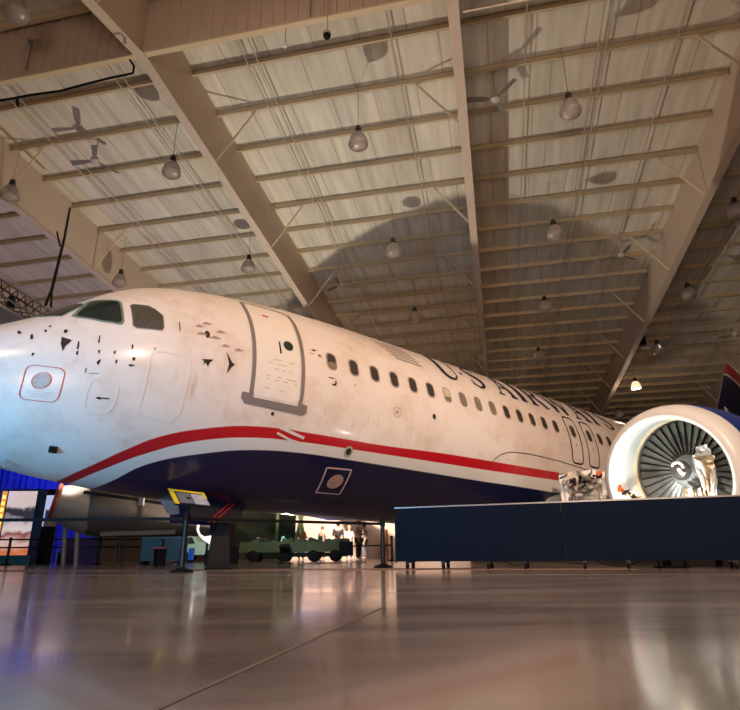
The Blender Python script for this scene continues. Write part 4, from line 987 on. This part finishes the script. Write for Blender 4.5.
# people
def skin_body(name, verts, edges, radii, m, parent, sub=2):
    me = bpy.data.meshes.new(name); me.from_pydata(verts, edges, []); o = link(name, me, m, parent)
    if not me.skin_vertices: 
        bm = bmesh.new(); bm.from_mesh(me); bm.verts.layers.skin.verify(); bm.to_mesh(me); bm.free()
    for i, r in enumerate(radii):
        sv = me.skin_vertices[0].data[i]; sv.radius = (r, r) if not isinstance(r, tuple) else r; sv.use_root = (i == 0)
    sk = o.modifiers.new('skin', 'SKIN'); sk.use_smooth_shade = True; sb = o.modifiers.new('sub', 'SUBSURF'); sb.levels = sub; sb.render_levels = sub
    return o
def person(px, Y, h, rz_, shirt, trousers, hairc, label, arm=0, skin=(.45,.27,.19)):
    r = empty('person', ground(px, Y), rz_); tag(r, label, 'person'); k = h/1.75
    S = lambda *p: [tuple(c*k for c in q) for q in p]
    v = S((0,0,.93),(0,0,1.15),(0,-.01,1.38),(0,-.01,1.50),(0,-.02,1.60),(0,-.03,1.70), (.10,0,.88),(.11,-.02,.50),(.11,.03,.09),(.11,-.14,.04), (-.10,0,.88),(-.11,.02,.50),(-.11,.05,.09),(-.11,-.12,.04),
          (.19,0,1.40),(.25,.02,1.12),(.24,-.10-.1*arm,.90+.25*arm),(.23,-.15-.14*arm,.82+.30*arm), (-.19,0,1.40),(-.25,.02,1.12),(-.24,-.08,.88),(-.23,-.11,.80))
    e = [(0,1),(1,2),(2,3),(3,4),(4,5),(0,6),(6,7),(7,8),(8,9),(0,10),(10,11),(11,12),(12,13),(2,14),(14,15),(15,16),(16,17),(2,18),(18,19),(19,20),(20,21)]
    rr = [(.15,.11),(.14,.10),(.15,.10),.055,.085,.075,.09,.06,.045,.04,.09,.06,.045,.04,.055,.045,.036,.035,.055,.045,.036,.035]
    rr = [tuple(c*k for c in q) if isinstance(q, tuple) else q*k for q in rr]
    skin_body('body', v, e, rr, mat('skin', skin, .5), r)
    # clothes
    skin_body('shirt', [v[i] for i in (0,1,2,14,15,18,19)], [(0,1),(1,2),(2,3),(3,4),(2,5),(5,6)], [(.175*k,.135*k),(.165*k,.125*k),(.17*k,.12*k),.075*k,.062*k,.075*k,.062*k], mat('shirt', shirt, .7), r)
    skin_body('trousers', [v[i] for i in (0,6,7,8,10,11,12)], [(0,1),(1,2),(2,3),(0,4),(4,5),(5,6)], [(.165*k,.125*k),.11*k,.08*k,.065*k,.11*k,.08*k,.065*k], mat('trousers', trousers, .8), r)
    hd = MB(); prof = [(.001,.125),(.055,.115),(.09,.08),(.105,.03),(.10,-.03),(.085,-.06)]
    hd.lathe([(a*k, b_*k) for a, b_ in prof], 16, (0, .008*k, 1.665*k)); hd.build('hair', mat('hair', hairc, .7), r, True)
    hh = MB()
    for sx in (-1, 1):
        for j in range(4): hh.tube([V(v[17] if sx > 0 else v[21]), V(v[17] if sx > 0 else v[21])+V(((j-1.5)*.018*k, -.05*k, -.07*k-.01*(j in (1,2))))], [.010*k,.007*k], 6)
        hh.tube([V(v[17] if sx > 0 else v[21]), V(v[17] if sx > 0 else v[21])+V((-sx*.05*k, -.03*k, -.03*k))], [.011*k,.008*k], 6)
    hh.build('fingers', mat('skin_hand', skin, .5), r, True)
    fc = MB(); 
    for sx in (-.03, .03): fc.lathe([(.001,-.006),(.010,-.004),(.010,.004),(.001,.006)], 8, (sx*k, -.108*k, 1.66*k))
    fc.box((0,-.12*k,1.635*k), (.02*k,.03*k,.035*k)).box((0,-.108*k,1.60*k), (.045*k,.01*k,.008*k)); fc.build('face_features', mat('features', (.16,.07,.05), .5), r)
    return r
person(301, 30, 1.62, .5, (.60,.02,.03), (.02,.02,.03), (.20,.12,.06), 'person in a red top behind the olive trailer', 1)
person(322, 31, 1.60, -.6, (.22,.15,.11), (.03,.03,.04), (.05,.03,.02), 'person in a brown jacket, second from the left by the bright wall')
person(338, 30, 1.78, 3.0, (.04,.03,.03), (.02,.02,.025), (.02,.012,.01), 'dark-haired person in a black top in front of the bright wall', 1)
person(349, 32, 1.68, .2, (.55,.45,.42), (.10,.10,.16), (.25,.17,.1), 'person in a pale top at the middle of the bright wall')
person(359, 29, 1.80, 1.2, (.16,.12,.05), (.05,.03,.03), (.05,.03,.02), 'person in an olive-brown top turned sideways by the bright wall', 1)
person(364, 31, 1.72, -1.0, (.26,.22,.22), (.15,.13,.15), (.03,.02,.02), 'person in grey clothes, rightmost of the visitors')
# cable heap and loose cables on the floor
cbm = MB(); pth = [ground(300,17),ground(318,16.8),ground(330,17.6),ground(340,19),ground(356,19.4),ground(366,18.4)]
cbm.tube([p+V((0,0,.02)) for p in pth], .018, 6); tag(cbm.build('floor_cable', mat('cable_cream', (.35,.25,.2), .6)), 'pale cable snaking on the floor left of the second stanchion', 'cable')
for a_, b__, n_ in ((500,540,'thin black cable looping under the left barrier panel'),(590,660,'thin black cable looping under the right barrier panel')):
    c3_ = MB(); p, q = at(a_,560,11.6 if a_ < 560 else 10.3), at(b__,560,11.2 if a_ < 560 else 9.8); 
    c3_.tube([V((p.x+(q.x-p.x)*t, p.y+(q.y-p.y)*t+.25, .012+.20*abs(2*t-1)**2)) for t in [i/12 for i in range(13)]], .010, 6); tag(c3_.build('loose_cable', m_black), n_, 'cable')

# ------------------------------------------------------------------ LIGHTS
def lamp(kind, name, loc, aim, power, color, size=.3, spot=None, blend=.3, spread=None):
    ld = bpy.data.lights.new(name, kind); ld.energy = power; ld.color = color
    if kind == 'AREA':
        ld.size = size
        if spread: ld.spread = RAD(spread)
    elif kind in ('POINT', 'SPOT'): ld.shadow_soft_size = size
    if spot: ld.spot_size = RAD(spot); ld.spot_blend = blend
    o = bpy.data.objects.new(name, ld); COL.objects.link(o); o.location = loc
    if aim is not None: o.rotation_euler = (V(aim)-V(loc)).to_track_quat('-Z', 'Y').to_euler()
    return o
WARM = (1, .78, .58); WW = (1, .86, .70)
L1L = L1P+V((.0,.0,.22)); L2L = L2P+V((.06,.10,.14))
lamp('SPOT', 'uplight_far', L1L, L1L+V((.5,-.2,6)), 2350, (1,.87,.70), .05, 175, .15)
lamp('SPOT', 'uplight_engine', L2L, V((4.9,10.0,4)), 250, (.97,.97,.90), .05, 178, 1)
# general warm hall light: unseen area lights added behind the camera
lamp('AREA', 'hall_light', B(-7,-15,10.6), AW((7,-2,.0)), 225, (1,.69,.50), 1.5, spread=70)
lamp('AREA', 'hall_light_right', B(6,-15,10.6), AW((12,-2,0)), 520, (1,.69,.50), 1.5, spread=70)
lamp('AREA', 'nose_cool_light', V((-7.2,1.6,.35)), AW((1.0,-1,-1.6)), 175, (.08,.52,1), 1.6, spread=80)
lamp('AREA', 'hall_bounce_fill', B(0,-17,.6), B(0,3,12), 850, (1,.80,.64), 5.0)  # added upward fill, stands in for bounce onto the roof deck
lamp('AREA', 'floor_fill', B(0,-9,11.6), B(2,-8,0), 210, (1,.78,.66), 2.5, spread=90)  # added to brighten the near floor, no fixture there
lamp('SPOT', 'fin_fill', B(13,6,11.4), AW((33,0,5)), 1500, (1,.8,.65), .3, 30, .5)  # added spot to brighten the fin stripes, no fixture there
lamp('SPOT', 'purple_wash', ground(-60,20)+V((0,0,.6)), B(-20,6,12.5), 420, (.45,.25,1), .2, 110, .8)
lamp('SPOT', 'blue_drape_light', ground(20,27)+V((0,0,5.8)), ground(10,31)+V((0,0,1.5)), 700, (.15,.25,1), .2, 110, .6)
lamp('SPOT', 'partition_light', ground(345,29)+V((0,0,3.6)), ground(350,35)+V((0,0,1.4)), 3600, (1,.80,.66), .2, 120, .6)
lamp('SPOT', 'trailer_light', ground(270,19.5)+V((0,0,3.0)), ground(285,24), 160, (.8,1,.75), .2, 110, .6)
lamp('SPOT', 'aircraft_light', ground(58,17.2)+V((0,-.6,4.2)), at(72,493,18.2), 1500, (1,.88,.8), .1, 24, .5)
lamp('SPOT', 'car_light', ground(200,21)+V((0,0,3.0)), ground(200,24.5), 260, (.9,1,.95), .2, 80, .6)
lamp('POINT', 'lit_high_bay', B(8.3,23.0,roofz(23)-2.1), None, 120, WARM, .08)
wd = bpy.data.worlds.new('world'); SC.world = wd; wd.use_nodes = True; wd.node_tree.nodes['Background'].inputs[0].default_value = (.5,.4,.35,1); wd.node_tree.nodes['Background'].inputs[1].default_value = .02
